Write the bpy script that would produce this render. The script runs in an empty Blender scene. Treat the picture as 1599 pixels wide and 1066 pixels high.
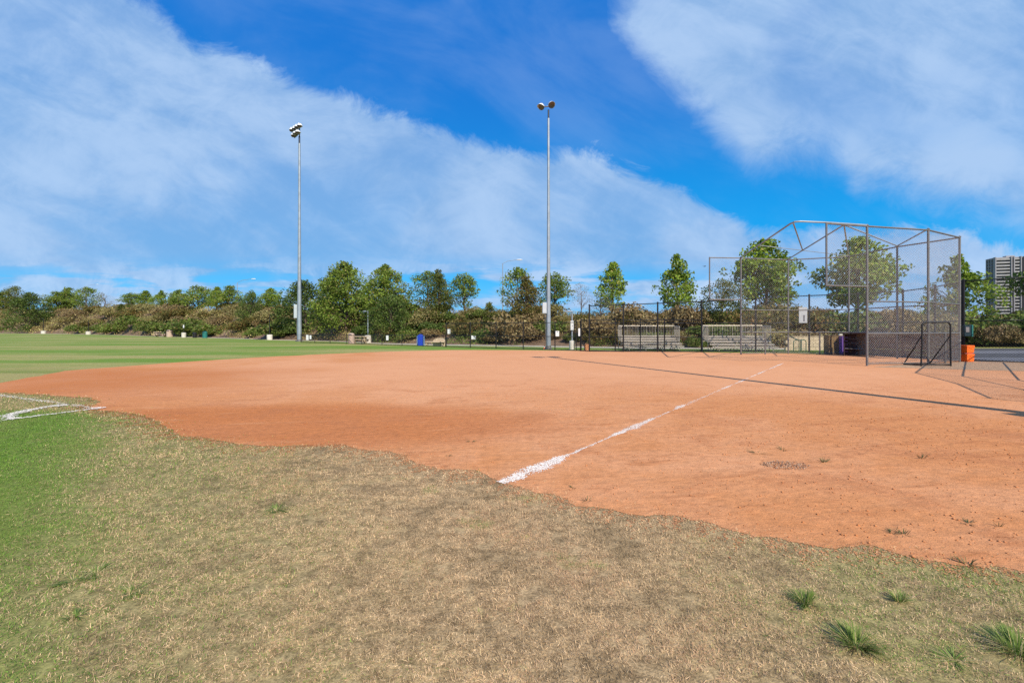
import bpy, bmesh, math, random
import numpy as np
from mathutils import Vector, Matrix
from mathutils.geometry import tessellate_polygon

C = bpy.context.scene.collection
R = math.radians
HC, F, HY, CX = 1.7, 710.7, 514.0, 799.5      # eye height, focal length, horizon row, centre column
SUN_EL = R(40.0)
SUN_H = (0.406, -0.914)                        # horizontal direction towards the sun

def G(px, py):                                 # photo point on level ground -> metres
    D = HC * F / (py - HY)
    return ((px - CX) * D / F, D)
def AT(px, D): return ((px - CX) * D / F, D)
def ZZ(py, D): return HC + D * (HY - py) / F

# ------------------------------------------------------------------ numpy noise
def vnoise(x, y, seed=0):
    rs = np.random.RandomState(seed); T = rs.rand(256, 256)
    xi = np.floor(x).astype(int); yi = np.floor(y).astype(int)
    fx = x - xi; fy = y - yi
    fx = fx*fx*(3-2*fx); fy = fy*fy*(3-2*fy)
    a = T[xi % 256, yi % 256]; b = T[(xi+1) % 256, yi % 256]
    c = T[xi % 256, (yi+1) % 256]; d = T[(xi+1) % 256, (yi+1) % 256]
    return (a*(1-fx)+b*fx)*(1-fy) + (c*(1-fx)+d*fx)*fy
def fbm(x, y, seed=0, octs=4):
    x = np.asarray(x, float); y = np.asarray(y, float)
    s = 0; a = .5; t = 0
    for o in range(octs):
        s = s + a*vnoise(x*2**o, y*2**o, seed+o); t += a; a *= .5
    return s/t

# ------------------------------------------------------------------ objects
def tag(o, label=None, cat=None, group=None, kind=None):
    if label: o['label'] = label
    if cat: o['category'] = cat
    if group: o['group'] = group
    if kind: o['kind'] = kind
    return o
def empty(name, loc=(0, 0, 0), rz=0):
    o = bpy.data.objects.new(name, None); C.objects.link(o)
    o.location = loc; o.rotation_euler = (0, 0, rz); o.empty_display_size = .3
    return o
def thing(name, label, cat, loc=(0, 0, 0), rz=0, group=None):
    return tag(empty(name, loc, rz), label, cat, group)
def copy_tree(o, parent=None):
    c = o.copy(); C.objects.link(c)
    if parent: c.parent = parent
    for ch in list(o.children): copy_tree(ch, c)
    return c
def link(name, me, mat, parent=None, smooth=False):
    o = bpy.data.objects.new(name, me); C.objects.link(o)
    if mat: me.materials.append(mat)
    if parent: o.parent = parent
    if smooth:
        me.polygons.foreach_set('use_smooth', np.ones(len(me.polygons), bool))
    return o
def mesh_np(name, V, Fs, attrs=None, cols=None):
    """V (n,3); Fs list of (m,k) index arrays; attrs dict name->(n,) floats; cols dict name->(n,4)"""
    me = bpy.data.meshes.new(name)
    V = np.asarray(V, np.float32)
    me.vertices.add(len(V)); me.vertices.foreach_set('co', V.ravel())
    idx = np.concatenate([f.ravel() for f in Fs]).astype(np.int32)
    tot = np.concatenate([np.full(len(f), f.shape[1], np.int32) for f in Fs])
    st = np.concatenate([[0], np.cumsum(tot)[:-1]]).astype(np.int32)
    me.loops.add(len(idx)); me.loops.foreach_set('vertex_index', idx)
    me.polygons.add(len(tot)); me.polygons.foreach_set('loop_start', st)
    for k, a in (attrs or {}).items():
        at = me.attributes.new(k, 'FLOAT', 'POINT'); at.data.foreach_set('value', np.asarray(a, np.float32))
    for k, a in (cols or {}).items():
        at = me.attributes.new(k, 'FLOAT_COLOR', 'POINT'); at.data.foreach_set('color', np.asarray(a, np.float32).ravel())
    me.update(calc_edges=True); me.validate()
    return me

class MB:
    def __init__(s): s.v = []; s.f = []
    def add(s, vs, fs):
        n = len(s.v); s.v += [tuple(v) for v in vs]; s.f += [tuple(i+n for i in f) for f in fs]; return s
    def box(s, c, d, rz=0, bev=0.0, M=None):
        hx, hy, hz = d[0]/2, d[1]/2, d[2]/2
        bev = min(bev, .45*min(d))
        if bev <= 0:
            vs = [(x, y, z) for z in (-hz, hz) for x, y in ((-hx, -hy), (hx, -hy), (hx, hy), (-hx, hy))]
            fs = [(3, 2, 1, 0), (4, 5, 6, 7)] + [(i, (i+1) % 4, (i+1) % 4+4, i+4) for i in range(4)]
        else:
            vs = []; b = bev
            for z, k in ((-hz, b), (-hz+b, 0), (hz-b, 0), (hz, b)):
                X, Y = hx-k, hy-k
                vs += [(-X+b, -Y, z), (X-b, -Y, z), (X, -Y+b, z), (X, Y-b, z), (X-b, Y, z), (-X+b, Y, z), (-X, Y-b, z), (-X, -Y+b, z)]
            fs = [tuple(range(7, -1, -1)), tuple(range(24, 32))]
            for l in range(3): fs += [(l*8+i, l*8+(i+1) % 8, l*8+8+(i+1) % 8, l*8+8+i) for i in range(8)]
        if M is None: M = Matrix.Translation(c) @ Matrix.Rotation(rz, 4, 'Z')
        return s.add([M @ Vector(v) for v in vs], fs)
    def tube(s, p0, p1, r0, r1=None, n=8, caps=True):
        r1 = r0 if r1 is None else r1
        p0, p1 = Vector(p0), Vector(p1); d = (p1-p0).normalized()
        a = d.orthogonal().normalized(); b = d.cross(a)
        vs = [p + (a*math.cos(2*math.pi*i/n)+b*math.sin(2*math.pi*i/n))*r for p, r in ((p0, r0), (p1, r1)) for i in range(n)]
        fs = [(i, (i+1) % n, (i+1) % n+n, i+n) for i in range(n)]
        if caps: fs += [tuple(range(n-1, -1, -1)), tuple(range(n, 2*n))]
        return s.add(vs, fs)
    def path(s, pts, r, n=8):
        pts = [Vector(p) for p in pts]
        rs = r if isinstance(r, (list, tuple)) else [r]*len(pts)
        a = None; rings = []
        for i, p in enumerate(pts):
            d = (pts[min(i+1, len(pts)-1)]-pts[max(i-1, 0)]).normalized()
            a = d.orthogonal().normalized() if a is None else (a-d*a.dot(d)).normalized()
            b = d.cross(a); rings.append([p+(a*math.cos(2*math.pi*k/n)+b*math.sin(2*math.pi*k/n))*rs[i] for k in range(n)])
        fs = []
        for i in range(len(pts)-1): fs += [(i*n+k, i*n+(k+1) % n, (i+1)*n+(k+1) % n, (i+1)*n+k) for k in range(n)]
        m = (len(pts)-1)*n
        fs += [tuple(range(n-1, -1, -1)), tuple(range(m, m+n))]
        return s.add([v for r_ in rings for v in r_], fs)
    def lathe(s, prof, n=16, M=None, close=True):
        M = M or Matrix.Identity(4)
        vs = [M @ Vector((r*math.cos(2*math.pi*k/n), r*math.sin(2*math.pi*k/n), z)) for r, z in prof for k in range(n)]
        fs = []
        for i in range(len(prof)-1): fs += [(i*n+k, i*n+(k+1) % n, (i+1)*n+(k+1) % n, (i+1)*n+k) for k in range(n)]
        if close:
            m = (len(prof)-1)*n; fs += [tuple(range(n-1, -1, -1)), tuple(range(m, m+n))]
        return s.add(vs, fs)
    def wires(s, p0, p1, z0, z1, sp, r, seg=1.6, z0b=None, z1b=None):
        """crossing diagonal wires of a chain link panel standing between p0 and p1 (xy)"""
        p0, p1 = Vector((p0[0], p0[1], 0)), Vector((p1[0], p1[1], 0))
        L = (p1-p0).length; d = (p1-p0)/L; H = z1-z0; k = 1.0
        nrm = Vector((-d.y, d.x, 0))
        for sg in (1, -1):
            o = -H if sg > 0 else 0
            c = o + sp*.37
            while c < L + (0 if sg > 0 else H):
                # s = c + sg*z
                za, zb = 0.0, H
                if sg > 0: za = max(za, -c); zb = min(zb, L-c)
                else: za = max(za, c-L); zb = min(zb, c)
                if zb-za > .02:
                    n = max(1, int(math.ceil((zb-za)*1.41/seg)))
                    off = nrm*(r*1.01*sg)
                    for i in range(n):
                        a = za+(zb-za)*i/n; b = za+(zb-za)*(i+1)/n
                        A = p0+d*(c+sg*a)+Vector((0, 0, z0+a))+off; B = p0+d*(c+sg*b)+Vector((0, 0, z0+b))+off
                        s.tube(A, B, r, r, 3, False)
                c += sp
        return s
    def build(s, name, mat, parent=None, smooth=False, world=False):
        vs = s.v
        if world and parent is not None:
            Mi = (Matrix.Translation(parent.location) @ parent.rotation_euler.to_matrix().to_4x4()).inverted()
            vs = [Mi @ Vector(v) for v in vs]
        me = bpy.data.meshes.new(name); me.from_pydata([tuple(v) for v in vs], [], s.f); me.update()
        o = link(name, me, mat, parent, False)
        if smooth:
            bm = bmesh.new(); bm.from_mesh(me)
            for f in bm.faces: f.smooth = len(f.verts) == 4
            for e in bm.edges:
                if len(e.link_faces) == 2 and e.calc_face_angle(0) > R(40): e.smooth = False
            bm.to_mesh(me); bm.free()
        return o

# ------------------------------------------------------------------ shader helper
class S:
    def __init__(s, nt, sock): s.nt = nt; s.k = sock
    def _m(s, op, o=None, rev=False, c=None):
        n = s.nt.nodes.new('ShaderNodeMath'); n.operation = op
        a, b = (o, s) if rev else (s, o)
        for i, q in enumerate((a, b, c)):
            if q is None: continue
            if isinstance(q, S): s.nt.links.new(q.k, n.inputs[i])
            else: n.inputs[i].default_value = q
        return S(s.nt, n.outputs[0])
    def __add__(s, o): return s._m('ADD', o)
    def __radd__(s, o): return s._m('ADD', o)
    def __sub__(s, o): return s._m('SUBTRACT', o)
    def __rsub__(s, o): return s._m('SUBTRACT', o, True)
    def __mul__(s, o): return s._m('MULTIPLY', o)
    def __rmul__(s, o): return s._m('MULTIPLY', o)
    def __truediv__(s, o): return s._m('DIVIDE', o)
    def max(s, o): return s._m('MAXIMUM', o)
    def min(s, o): return s._m('MINIMUM', o)
    def pow(s, o): return s._m('POWER', o)
    def ss(s, a, b, lo=0., hi=1.):
        n = s.nt.nodes.new('ShaderNodeMapRange'); n.interpolation_type = 'SMOOTHSTEP'
        s.nt.links.new(s.k, n.inputs[0])
        if a > b: a, b, lo, hi = b, a, hi, lo
        n.inputs[1].default_value = a; n.inputs[2].default_value = b; n.inputs[3].default_value = lo; n.inputs[4].default_value = hi
        return S(s.nt, n.outputs[0])
class T:
    def __init__(s, nt): s.nt = nt; nt.nodes.clear() if False else None
    def new(s, t): return s.nt.nodes.new(t)
    def pos(s):
        return S(s.nt, s.new('ShaderNodeNewGeometry').outputs['Position'])
    def obj(s): return S(s.nt, s.new('ShaderNodeTexCoord').outputs['Object'])
    def xyz(s, v):
        n = s.new('ShaderNodeSeparateXYZ'); s.nt.links.new(v.k, n.inputs[0]); return [S(s.nt, o) for o in n.outputs]
    def vec(s, x, y, z=0.):
        n = s.new('ShaderNodeCombineXYZ')
        for i, q in enumerate((x, y, z)):
            if isinstance(q, S): s.nt.links.new(q.k, n.inputs[i])
            else: n.inputs[i].default_value = q
        return S(s.nt, n.outputs[0])
    def noise(s, v, scale, det=4., rough=.55, dist=0.):
        n = s.new('ShaderNodeTexNoise'); s.nt.links.new(v.k, n.inputs['Vector'])
        n.inputs['Scale'].default_value = scale; n.inputs['Detail'].default_value = det
        n.inputs['Roughness'].default_value = rough; n.inputs['Distortion'].default_value = dist
        return S(s.nt, n.outputs[0])
    def mix(s, a, b, f):
        n = s.new('ShaderNodeMix'); n.data_type = 'RGBA'
        for q, i in ((f, 0), (a, 6), (b, 7)):
            if isinstance(q, S): s.nt.links.new(q.k, n.inputs[i])
            elif i == 0: n.inputs[0].default_value = q
            else: n.inputs[i].default_value = (*q[:3], 1)
        return S(s.nt, n.outputs[2])
    def mul(s, a, f):
        n = s.new('ShaderNodeVectorMath'); n.operation = 'SCALE'
        s.nt.links.new(a.k, n.inputs[0])
        if isinstance(f, S): s.nt.links.new(f.k, n.inputs[3])
        else: n.inputs[3].default_value = f
        return S(s.nt, n.outputs[0])
    def attr(s, name, out='Fac'):
        n = s.new('ShaderNodeAttribute'); n.attribute_name = name; return S(s.nt, n.outputs[out])
    def rand(s): return S(s.nt, s.new('ShaderNodeObjectInfo').outputs['Random'])
    def bump(s, h, strength=.5, dist=.02):
        n = s.new('ShaderNodeBump'); n.inputs['Strength'].default_value = strength; n.inputs['Distance'].default_value = dist
        s.nt.links.new(h.k, n.inputs['Height']); return S(s.nt, n.outputs[0])
def new_mat(name):
    m = bpy.data.materials.new(name); m.use_nodes = True; t = T(m.node_tree)
    b = m.node_tree.nodes['Principled BSDF']
    return m, t, b
def put(t, b, **kw):
    for k, v in kw.items():
        k = k.replace('_', ' ')
        if isinstance(v, S): t.nt.links.new(v.k, b.inputs[k])
        elif isinstance(v, tuple): b.inputs[k].default_value = (*v[:3], 1)
        else: b.inputs[k].default_value = v
def lin(r, g, b):
    f = lambda c: ((c/255+.055)/1.055)**2.4 if c > 10 else c/255/12.92
    return (f(r), f(g), f(b))

def simple(name, col, rough=.6, metal=0., var=.25, scale=3., bump=0., spec=.4):
    m, t, b = new_mat(name)
    o = t.obj(); n = t.noise(o, scale, 5); n2 = t.noise(o, scale*9, 3)
    dark = tuple(c*(1-var) for c in col); lite = tuple(min(1, c*(1+var*.6)) for c in col)
    c = t.mix(dark, lite, (n*.7+n2*.3).ss(.3, .7))
    put(t, b, Base_Color=c, Metallic=metal, Roughness=(n2*.25+(rough-.12)))
    b.inputs['Specular IOR Level'].default_value = spec
    if bump: put(t, b, Normal=t.bump(n2, .5, bump))
    return m

def leaf_mat(name, dark, lite, odd, odd_amt=.12, trans=.35):
    m, t, b = new_mat(name)
    r = t.attr('rnd'); cl = t.attr('clump'); ob = t.rand()
    c = t.mix(dark, lite, (r*.55+cl*.45))
    c = t.mix(c, odd, (r*1.0+ob*.08).ss(1-odd_amt, 1-odd_amt+.06))
    c = t.mul(c, ob*.3+.85)
    put(t, b, Base_Color=c, Roughness=.55); b.inputs['Specular IOR Level'].default_value = .25
    tr = t.new('ShaderNodeBsdfTranslucent'); t.nt.links.new(c.k, tr.inputs[0])
    mx = t.new('ShaderNodeMixShader'); mx.inputs[0].default_value = trans
    t.nt.links.new(b.outputs[0], mx.inputs[1]); t.nt.links.new(tr.outputs[0], mx.inputs[2])
    t.nt.links.new(mx.outputs[0], t.nt.nodes['Material Output'].inputs[0])
    return m

STRAW_D, STRAW_L = (.150, .095, .042), (.50, .365, .185)
GREEN_D, GREEN_L = (.040, .085, .012), (.150, .270, .030)
def turf_color(t, fine=True):
    P = t.pos(); x, y, z = t.xyz(P)
    P2 = t.vec(x, y, 0.)
    nb = t.noise(P2, .45, 3); nm = t.noise(P2, 1.7, 4, .6); nf = t.noise(P2, 11, 5, .65)
    g1 = ((-.2-.80*y)-x+(nb-.5)*3.2+(nm-.5)*2.2).ss(-1.5, 1.9)*.95*y.ss(10.5, 8.8)
    ns = t.noise(t.vec(x*.035, y*.16), 1., 4, .6)
    gf = (y+(nm-.5)*2).ss(16.5, 18.5)*(ns.ss(.36, .62)*.72+.36)
    gm = y.ss(9.2, 10)*.40*(nm.ss(.3, .7)*.8+.5)
    gc = x.ss(.4, 2.8)*y.ss(4.6, 2.6)*.42
    gl = ((.5-.45*y)-x+(nm-.5)*3.6).ss(-1.0, 2.4)*.36
    gp = nm.ss(.55, .72)*.36
    g = g1.max(gf).max(gm).max(gc*(nm.ss(.35, .65)*.9+.35)).max(gl).max(gp).min(1.)
    return P2, x, y, nb, nm, nf, g

def make_turf():
    m, t, b = new_mat('turf')
    P2, x, y, nb, nm, nf, g = turf_color(t)
    vf = t.noise(P2, 55, 3, .7)
    v = nf*.5+vf*.5
    st = t.mix((.150, .098, .048), (.52, .355, .185), v.ss(.34, .66)); st = t.mix(st, (.47, .36, .145), y.ss(12., 16.)*.6)
    st = t.mix(st, (.26, .155, .075), nb.ss(.55, .75)*.5)
    gr = t.mix((.050, .092, .012), (.185, .270, .032), v.ss(.3, .7))
    gr = t.mix(gr, (.20, .215, .05), nb.ss(.45, .7)*.6)
    far = y.ss(17., 24.)
    gr = t.mix(gr, (.150, .245, .030), far*.65)
    st = t.mul(st, (nm*1.0+t.noise(P2, 4.2, 4, .65)*.6+.22)); c = t.mix(st, gr, g)
    put(t, b, Base_Color=c, Roughness=.9, Normal=t.bump(v, .8, .02)); b.inputs['Specular IOR Level'].default_value = .15
    return m
def make_blade():
    m, t, b = new_mat('grass_blade')
    P2, x, y, nb, nm, nf, g = turf_color(t)
    r = t.attr('rnd'); r2 = t.attr('rnd2')
    isg = (g*1.10-.05-r).ss(-.10, .10)
    st = t.mix((.19, .112, .058), (.98, .685, .385), (r2*.7+nf*.3).ss(.05, .95))
    st = t.mix(st, (.46, .250, .14), (nb*.4+nm*.6).ss(.47, .62)*.65); m3 = t.noise(P2, 4.2, 4, .65); st = t.mix(st, (.19, .135, .065), (m3*.5+nm*.5).ss(.50, .36)*.70)
    gr = t.mix((.050, .125, .012), (.230, .40, .045), r2)
    gr = t.mix(gr, (.20, .215, .06), nb.ss(.45, .7)*.55)
    st = t.mul(st, (nm*1.1+m3*.7+.12)); c = t.mix(st, gr, isg)
    put(t, b, Base_Color=c, Roughness=.6); b.inputs['Specular IOR Level'].default_value = .2
    tr = t.new('ShaderNodeBsdfTranslucent'); t.nt.links.new(c.k, tr.inputs[0])
    mx = t.new('ShaderNodeMixShader'); mx.inputs[0].default_value = .15
    t.nt.links.new(b.outputs[0], mx.inputs[1]); t.nt.links.new(tr.outputs[0], mx.inputs[2])
    t.nt.links.new(mx.outputs[0], t.nt.nodes['Material Output'].inputs[0])
    return m
def make_dirt():
    m, t, b = new_mat('infield_dirt')
    P = t.pos(); x, y, z = t.xyz(P); P2 = t.vec(x, y, 0.)
    near_ = y.ss(19., 7.)
    big = t.noise(P2, .16, 4, .55, .6); mid = t.noise(P2, .9, 5, .6, .4); fine = t.noise(P2, 9, 6, .7); vf = t.noise(P2, 60, 4, .7)
    rake = t.noise(t.vec(x*.55+y*.25, y*2.6-x*.5), 1., 5, .65)
    base = t.mix((.545, .220, .084), (.63, .292, .140), (big*.7+mid*.3).ss(.40, .58)); base = t.mix(base, (.645, .305, .152), y.ss(9., 16.)*x.ss(-11., -5.)*.75)
    # damp, more deeply coloured patch left of the line and worn ground near the grass
    dx = (x+4.2)/6.0; dy = (y-8.3)/2.3
    damp = (1.15-(dx*dx+dy*dy)).ss(0., .9)*(mid*.8+.45)
    lft = x.ss(-6., -13.)*y.ss(22., 17.)
    base = t.mix(base, (.43, .130, .034), damp.max(lft*.75).min(1.)*.8)
    base = t.mix(base, (.45, .165, .062), mid.ss(.50, .66)*(near_*.45+.15))
    base = t.mix(base, (.41, .148, .055), rake.ss(.54, .68)*(near_*.5+.08))
    base = t.mix(base, (.66, .33, .165), rake.ss(.44, .28)*(near_*.25+.1))
    rgh = (t.noise(P2, .7, 4)*.6+mid*.4).ss(.46, .62)*y.ss(11., 6.); c = t.mul(base, ((fine*.95+vf*.85-.90)*(near_*.74+.26)+1.01)); c = t.mix(c, (.22, .075, .028), (t.noise(t.vec(x*5.+y*2., y*17.-x*3.), 1., 4, .7)).ss(.56, .68)*rgh*.75)  # dark streaks: rough reddish dirt plus short clod shadows painted into the colour
    spk = t.noise(P2, 38, 2, .6)
    c = t.mix(c, (.16, .075, .04), (spk+(mid-.5)*.35).ss(.66, .74)*.75)
    c = t.mix(c, (.72, .45, .28), (t.noise(P2, 75, 1)).ss(.74, .80)*.7)
    h = (fine*.6+vf*.25+rake*.9)*(near_*.9+.1)+mid*(near_*.9+.15)
    put(t, b, Base_Color=c, Roughness=.95, Normal=t.bump(h, .7, .04)); b.inputs['Specular IOR Level'].default_value = .12
    return m

M = {}
M['turf'] = make_turf(); M['blade'] = make_blade(); M['dirt'] = make_dirt()
M['chalk'] = simple('chalk', (.90, .79, .68), .9, 0, .12, 20, .004, .1)
M['concrete'] = simple('concrete', (.50, .43, .34), .85, 0, .2, 1.2, .003)
M['conc_white'] = simple('pale_concrete', (.60, .55, .47), .85, 0, .15, 3, .003)
M['conc_pink'] = simple('pinkish_concrete', (.50, .36, .28), .85, 0, .2, 4, .004)
M['conc_tan'] = simple('tan_concrete', (.52, .40, .27), .85, 0, .2, 4, .004)
M['asphalt'] = simple('asphalt', (.075, .072, .075), .9, 0, .35, 2, .004)
M['asphalt_pale'] = simple('worn_asphalt', (.16, .155, .165), .9, 0, .25, 2, .004)
M['gravel'] = simple('gravelly_soil', (.44, .27, .155), .95, 0, .4, 6, .01)
M['soil'] = simple('bank_soil', (.20, .125, .075), .95, 0, .45, .6, .03)
M['galv'] = simple('galvanised_steel', (.20, .185, .175), .5, .45, .2, 6)
M['pole'] = simple('pole_steel', (.32, .36, .40), .5, .35, .2, 1.5)
M['wire'] = simple('galvanised_wire', (.60, .56, .50), .5, .3, .15, 6)
M['black'] = simple('black_coated_steel', (.018, .017, .018), .5, .2, .3, 6)
M['bwire'] = simple('black_coated_wire', (.035, .030, .028), .5, .1, .2, 6)
M['alu'] = simple('mill_aluminium', (.46, .40, .33), .45, .35, .15, 4)
M['sign'] = simple('sign_white', (.64, .64, .63), .5, 0, .06, 4)
M['boxgrey'] = simple('painted_box', (.50, .53, .54), .5, .1, .1, 4)
M['print'] = simple('sign_print', (.05, .05, .07), .6, 0, .2, 8)
M['greysign'] = simple('weathered_grey_sign', (.38, .38, .39), .6, 0, .15, 3)
M['lampwhite'] = simple('lamp_white', (.80, .80, .80), .4, 0, .08, 5)
M['lampdark'] = simple('lamp_reflector', (.20, .15, .13), .35, .3, .4, 5)
M['lampshell'] = simple('lamp_dark_rim', (.05, .055, .07), .4, .4, .2, 5)
M['brown'] = simple('brown_boards', (.150, .092, .055), .8, 0, .3, 2.5, .004)
M['box'] = simple('olive_brown_boards', (.20, .125, .05), .8, 0, .25, 3, .004)
M['maroon'] = simple('dark_maroon_boards', (.050, .026, .026), .7, 0, .3, 2.5, .003)
M['slat'] = simple('grey_slat', (.22, .20, .20), .6, 0, .2, 5)
M['purple'] = simple('purple_plastic', (.17, .08, .36), .5, 0, .15, 4)
M['orange'] = simple('orange_plastic', (.95, .17, .02), .45, 0, .12, 5)
M['teal'] = simple('teal_plastic', (.02, .16, .14), .5, 0, .2, 5)
M['tealdark'] = simple('dark_teal', (.015, .035, .045), .4, 0, .2, 5)
M['bluebin'] = simple('blue_plastic', (.012, .055, .48), .45, 0, .15, 4)
M['bluelite'] = simple('light_blue_frame', (.20, .36, .62), .5, 0, .15, 4)
M['greensteel'] = simple('green_steel', (.05, .13, .07), .5, .1, .2, 4)
M['postorange'] = simple('orange_tan_post', (.55, .25, .11), .8, 0, .2, 5, .004)
M['bark'] = simple('bark', (.17, .12, .085), .9, 0, .4, 5, .02)
M['towerwhite'] = simple('tower_concrete', (.36, .335, .34), .8, 0, .15, .3)
M['towerdark'] = simple('tower_recess', (.22, .21, .225), .5, 0, .3, .4)
M['towercol'] = simple('tower_column', (.28, .26, .28), .8, 0, .15, .3)
M['birdgrey'] = simple('bird_dark', (.06, .06, .065), .7, 0, .2, 9)
M['leaf'] = leaf_mat('leaf_green', (.058, .100, .012), (.310, .400, .058), (.28, .23, .07), .10)
M['leaf_bright'] = leaf_mat('leaf_bright_green', (.055, .105, .010), (.380, .500, .055), (.38, .34, .09), .09)
M['leaf_dark'] = leaf_mat('leaf_dark_green', (.034, .066, .012), (.190, .255, .048), (.16, .15, .05), .08)
M['leaf_olive'] = leaf_mat('leaf_olive', (.058, .080, .014), (.225, .250, .048), (.30, .22, .08), .08)
M['leaf_rust'] = leaf_mat('leaf_rust_olive', (.085, .075, .020), (.265, .235, .060), (.32, .17, .06), .16)
M['leaf_grey'] = leaf_mat('leaf_grey', (.13, .12, .10), (.34, .33, .30), (.28, .22, .15), .15, .2)
M['scrub_brown'] = leaf_mat('scrub_brown', (.145, .085, .036), (.315, .230, .098), (.38, .30, .13), .12, .15)
M['scrub_straw'] = leaf_mat('scrub_straw', (.21, .18, .060), (.36, .31, .115), (.24, .16, .07), .2, .2)
M['scrub_green'] = leaf_mat('scrub_green', (.050, .088, .012), (.205, .255, .044), (.24, .18, .07), .12, .25)

# ------------------------------------------------------------------ world, sun, camera
sc = bpy.context.scene
W = bpy.data.worlds.new('World'); sc.world = W; W.use_nodes = True
def build_world():
    nt = W.node_tree; t = T(nt); L = nt.links
    bg = nt.nodes['Background']; bg.inputs[1].default_value = .10
    sky = t.new('ShaderNodeTexSky'); sky.sky_type = 'NISHITA'; sky.sun_disc = False
    sky.sun_elevation = SUN_EL; sky.sun_rotation = math.atan2(SUN_H[0], SUN_H[1])
    sky.air_density = 1.0; sky.dust_density = .3; sky.ozone_density = 3.0
    hs = t.new('ShaderNodeHueSaturation'); L.new(sky.outputs[0], hs.inputs['Color'])
    hs.inputs['Hue'].default_value = .485
    hs.inputs['Saturation'].default_value = 1.75; hs.inputs['Value'].default_value = 1.35
    d = S(nt, t.new('ShaderNodeTexCoord').outputs['Generated'])
    x, y, z = t.xyz(d)
    deep = t.mix((.12, 3.25, 7.4), (.14, 1.45, 5.5), z.ss(.02, .52))
    skyc = t.mix(S(nt, hs.outputs[0]), deep, .82)
    yy = y.max(.10)
    u = x/yy*F+CX; v = HY-z/yy*F
    def curve(inp, pts, x0, x1, y0, y1):
        n = t.new('ShaderNodeFloatCurve'); cm = n.mapping; cu = cm.curves[0]
        P = [((a-x0)/(x1-x0), (b-y0)/(y1-y0)) for a, b in pts]
        cu.points[0].location = P[0]; cu.points[1].location = P[-1]
        for p in P[1:-1]: cu.points.new(*p)
        for p in cu.points: p.handle_type = 'AUTO_CLAMPED'
        cm.use_clip = True; cm.update()
        q = ((inp-x0)/(x1-x0)).max(0.).min(1.)
        L.new(q.k, n.inputs['Value']); return S(nt, n.outputs[0])*(y1-y0)+y0
    # noise in cloud space; streaks run along the band (down to the right)
    a = (u*.91+v*.41)/420.; bb = (v*.91-u*.41)/150.
    n1 = t.noise(t.vec(a, bb, 3.1), 1.0, 7, .58, .5)
    n2 = t.noise(t.vec(u/95., v/70., 7.7), 1.0, 8, .68, .5)
    n3 = t.noise(t.vec(u/330., v/75., 1.3), 1.0, 6, .55, .4)
    n4 = t.noise(t.vec(u/260., v/210., 5.3), 1.0, 5, .5, .3)
    n5 = t.noise(t.vec(u/210., v/34., 9.1), 1.0, 6, .55, .3)
    E1 = curve(u, [(-300, -330), (0, -160), (150, -65), (240, -2), (300, 48), (400, 84), (480, 122), (600, 160), (700, 192), (780, 216),
                   (860, 226), (940, 240), (1000, 258), (1060, 290), (1130, 325), (1190, 352), (1250, 362), (1330, 350), (1400, 356), (1500, 362), (1600, 395), (2000, 420)], -300, 2000, -400, 600)
    E2 = curve(u, [(-300, -380), (930, -380), (942, -150), (950, 45), (990, 100), (1050, 165), (1110, 225), (1150, 262), (1180, 290), (1205, 282),
                   (1240, 272), (1290, 277), (1318, 294), (1340, 324), (1400, 322), (1440, 338), (1500, 352), (1600, 378), (2000, 400)], -300, 2000, -400, 600)
    f1 = v-E1+(n2-.5)*95.+(n1-.5)*70.
    wide = u.ss(0., 900., .8, .5)
    c1 = (f1/wide).ss(-12., 50.)
    c1 = c1*(.93+n1.ss(.30, .62)*.09)
    # thin spots inside the left band
    thin = (n4*.6+n1*.4).ss(.40, .56)
    c1 = c1*(thin*.17+.85)
    # break up towards the horizon
    low = v.ss(385., 440.)
    brk = (n5+(n2-.5)*.22).ss(.40, .54)
    c1 = c1*(1.-low*u.ss(980., 1200., 1., .35)*(1.-brk)*v.ss(400., 445., .45, 1.))
    f2 = (E2-v).min((u-945.)*1.3)+(n2-.5)*80.+(n4-.5)*60.
    c2 = f2.ss(-12., 85.)*(.74+n4.ss(.3, .62)*.28)
    lowb = v.ss(385., 415.)*v.ss(530., 480.)*(n5+(n2-.5)*.2).ss(.47, .60)*.85
    veil = (n1*.6+n4*.4).ss(.42, .68)*.20*z.ss(.05, .2)
    behind = (n1*.5+n4*.5).ss(.42, .58)*.75
    cl = c1.max(c2).max(lowb).max(veil)
    cl = cl*y.ss(.06, .16)+behind*y.ss(.16, .06)
    cl = cl*z.ss(-.02, .015)
    bright = (n1*.50+n2*.26+n4*.24).ss(.39, .60)
    ccol = t.mix((1.95, 3.55, 6.1), (3.45, 4.90, 7.1), bright)
    ccol = t.mix(ccol, (4.1, 5.4, 7.4), low*brk*n2.ss(.35, .65)*.9)
    c = t.mix(skyc, ccol, cl.min(1.)*.93)
    L.new(c.k, bg.inputs[0])
build_world()

sl = bpy.data.lights.new('sun', 'SUN'); sl.energy = 4.5; sl.angle = R(.5); sl.color = (1.0, .93, .80)
so = bpy.data.objects.new('sun', sl); C.objects.link(so)
tosun = Vector((SUN_H[0]*math.cos(SUN_EL), SUN_H[1]*math.cos(SUN_EL), math.sin(SUN_EL)))
so.rotation_euler = (-tosun).to_track_quat('-Z', 'Y').to_euler(); so.location = tosun*60

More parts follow.
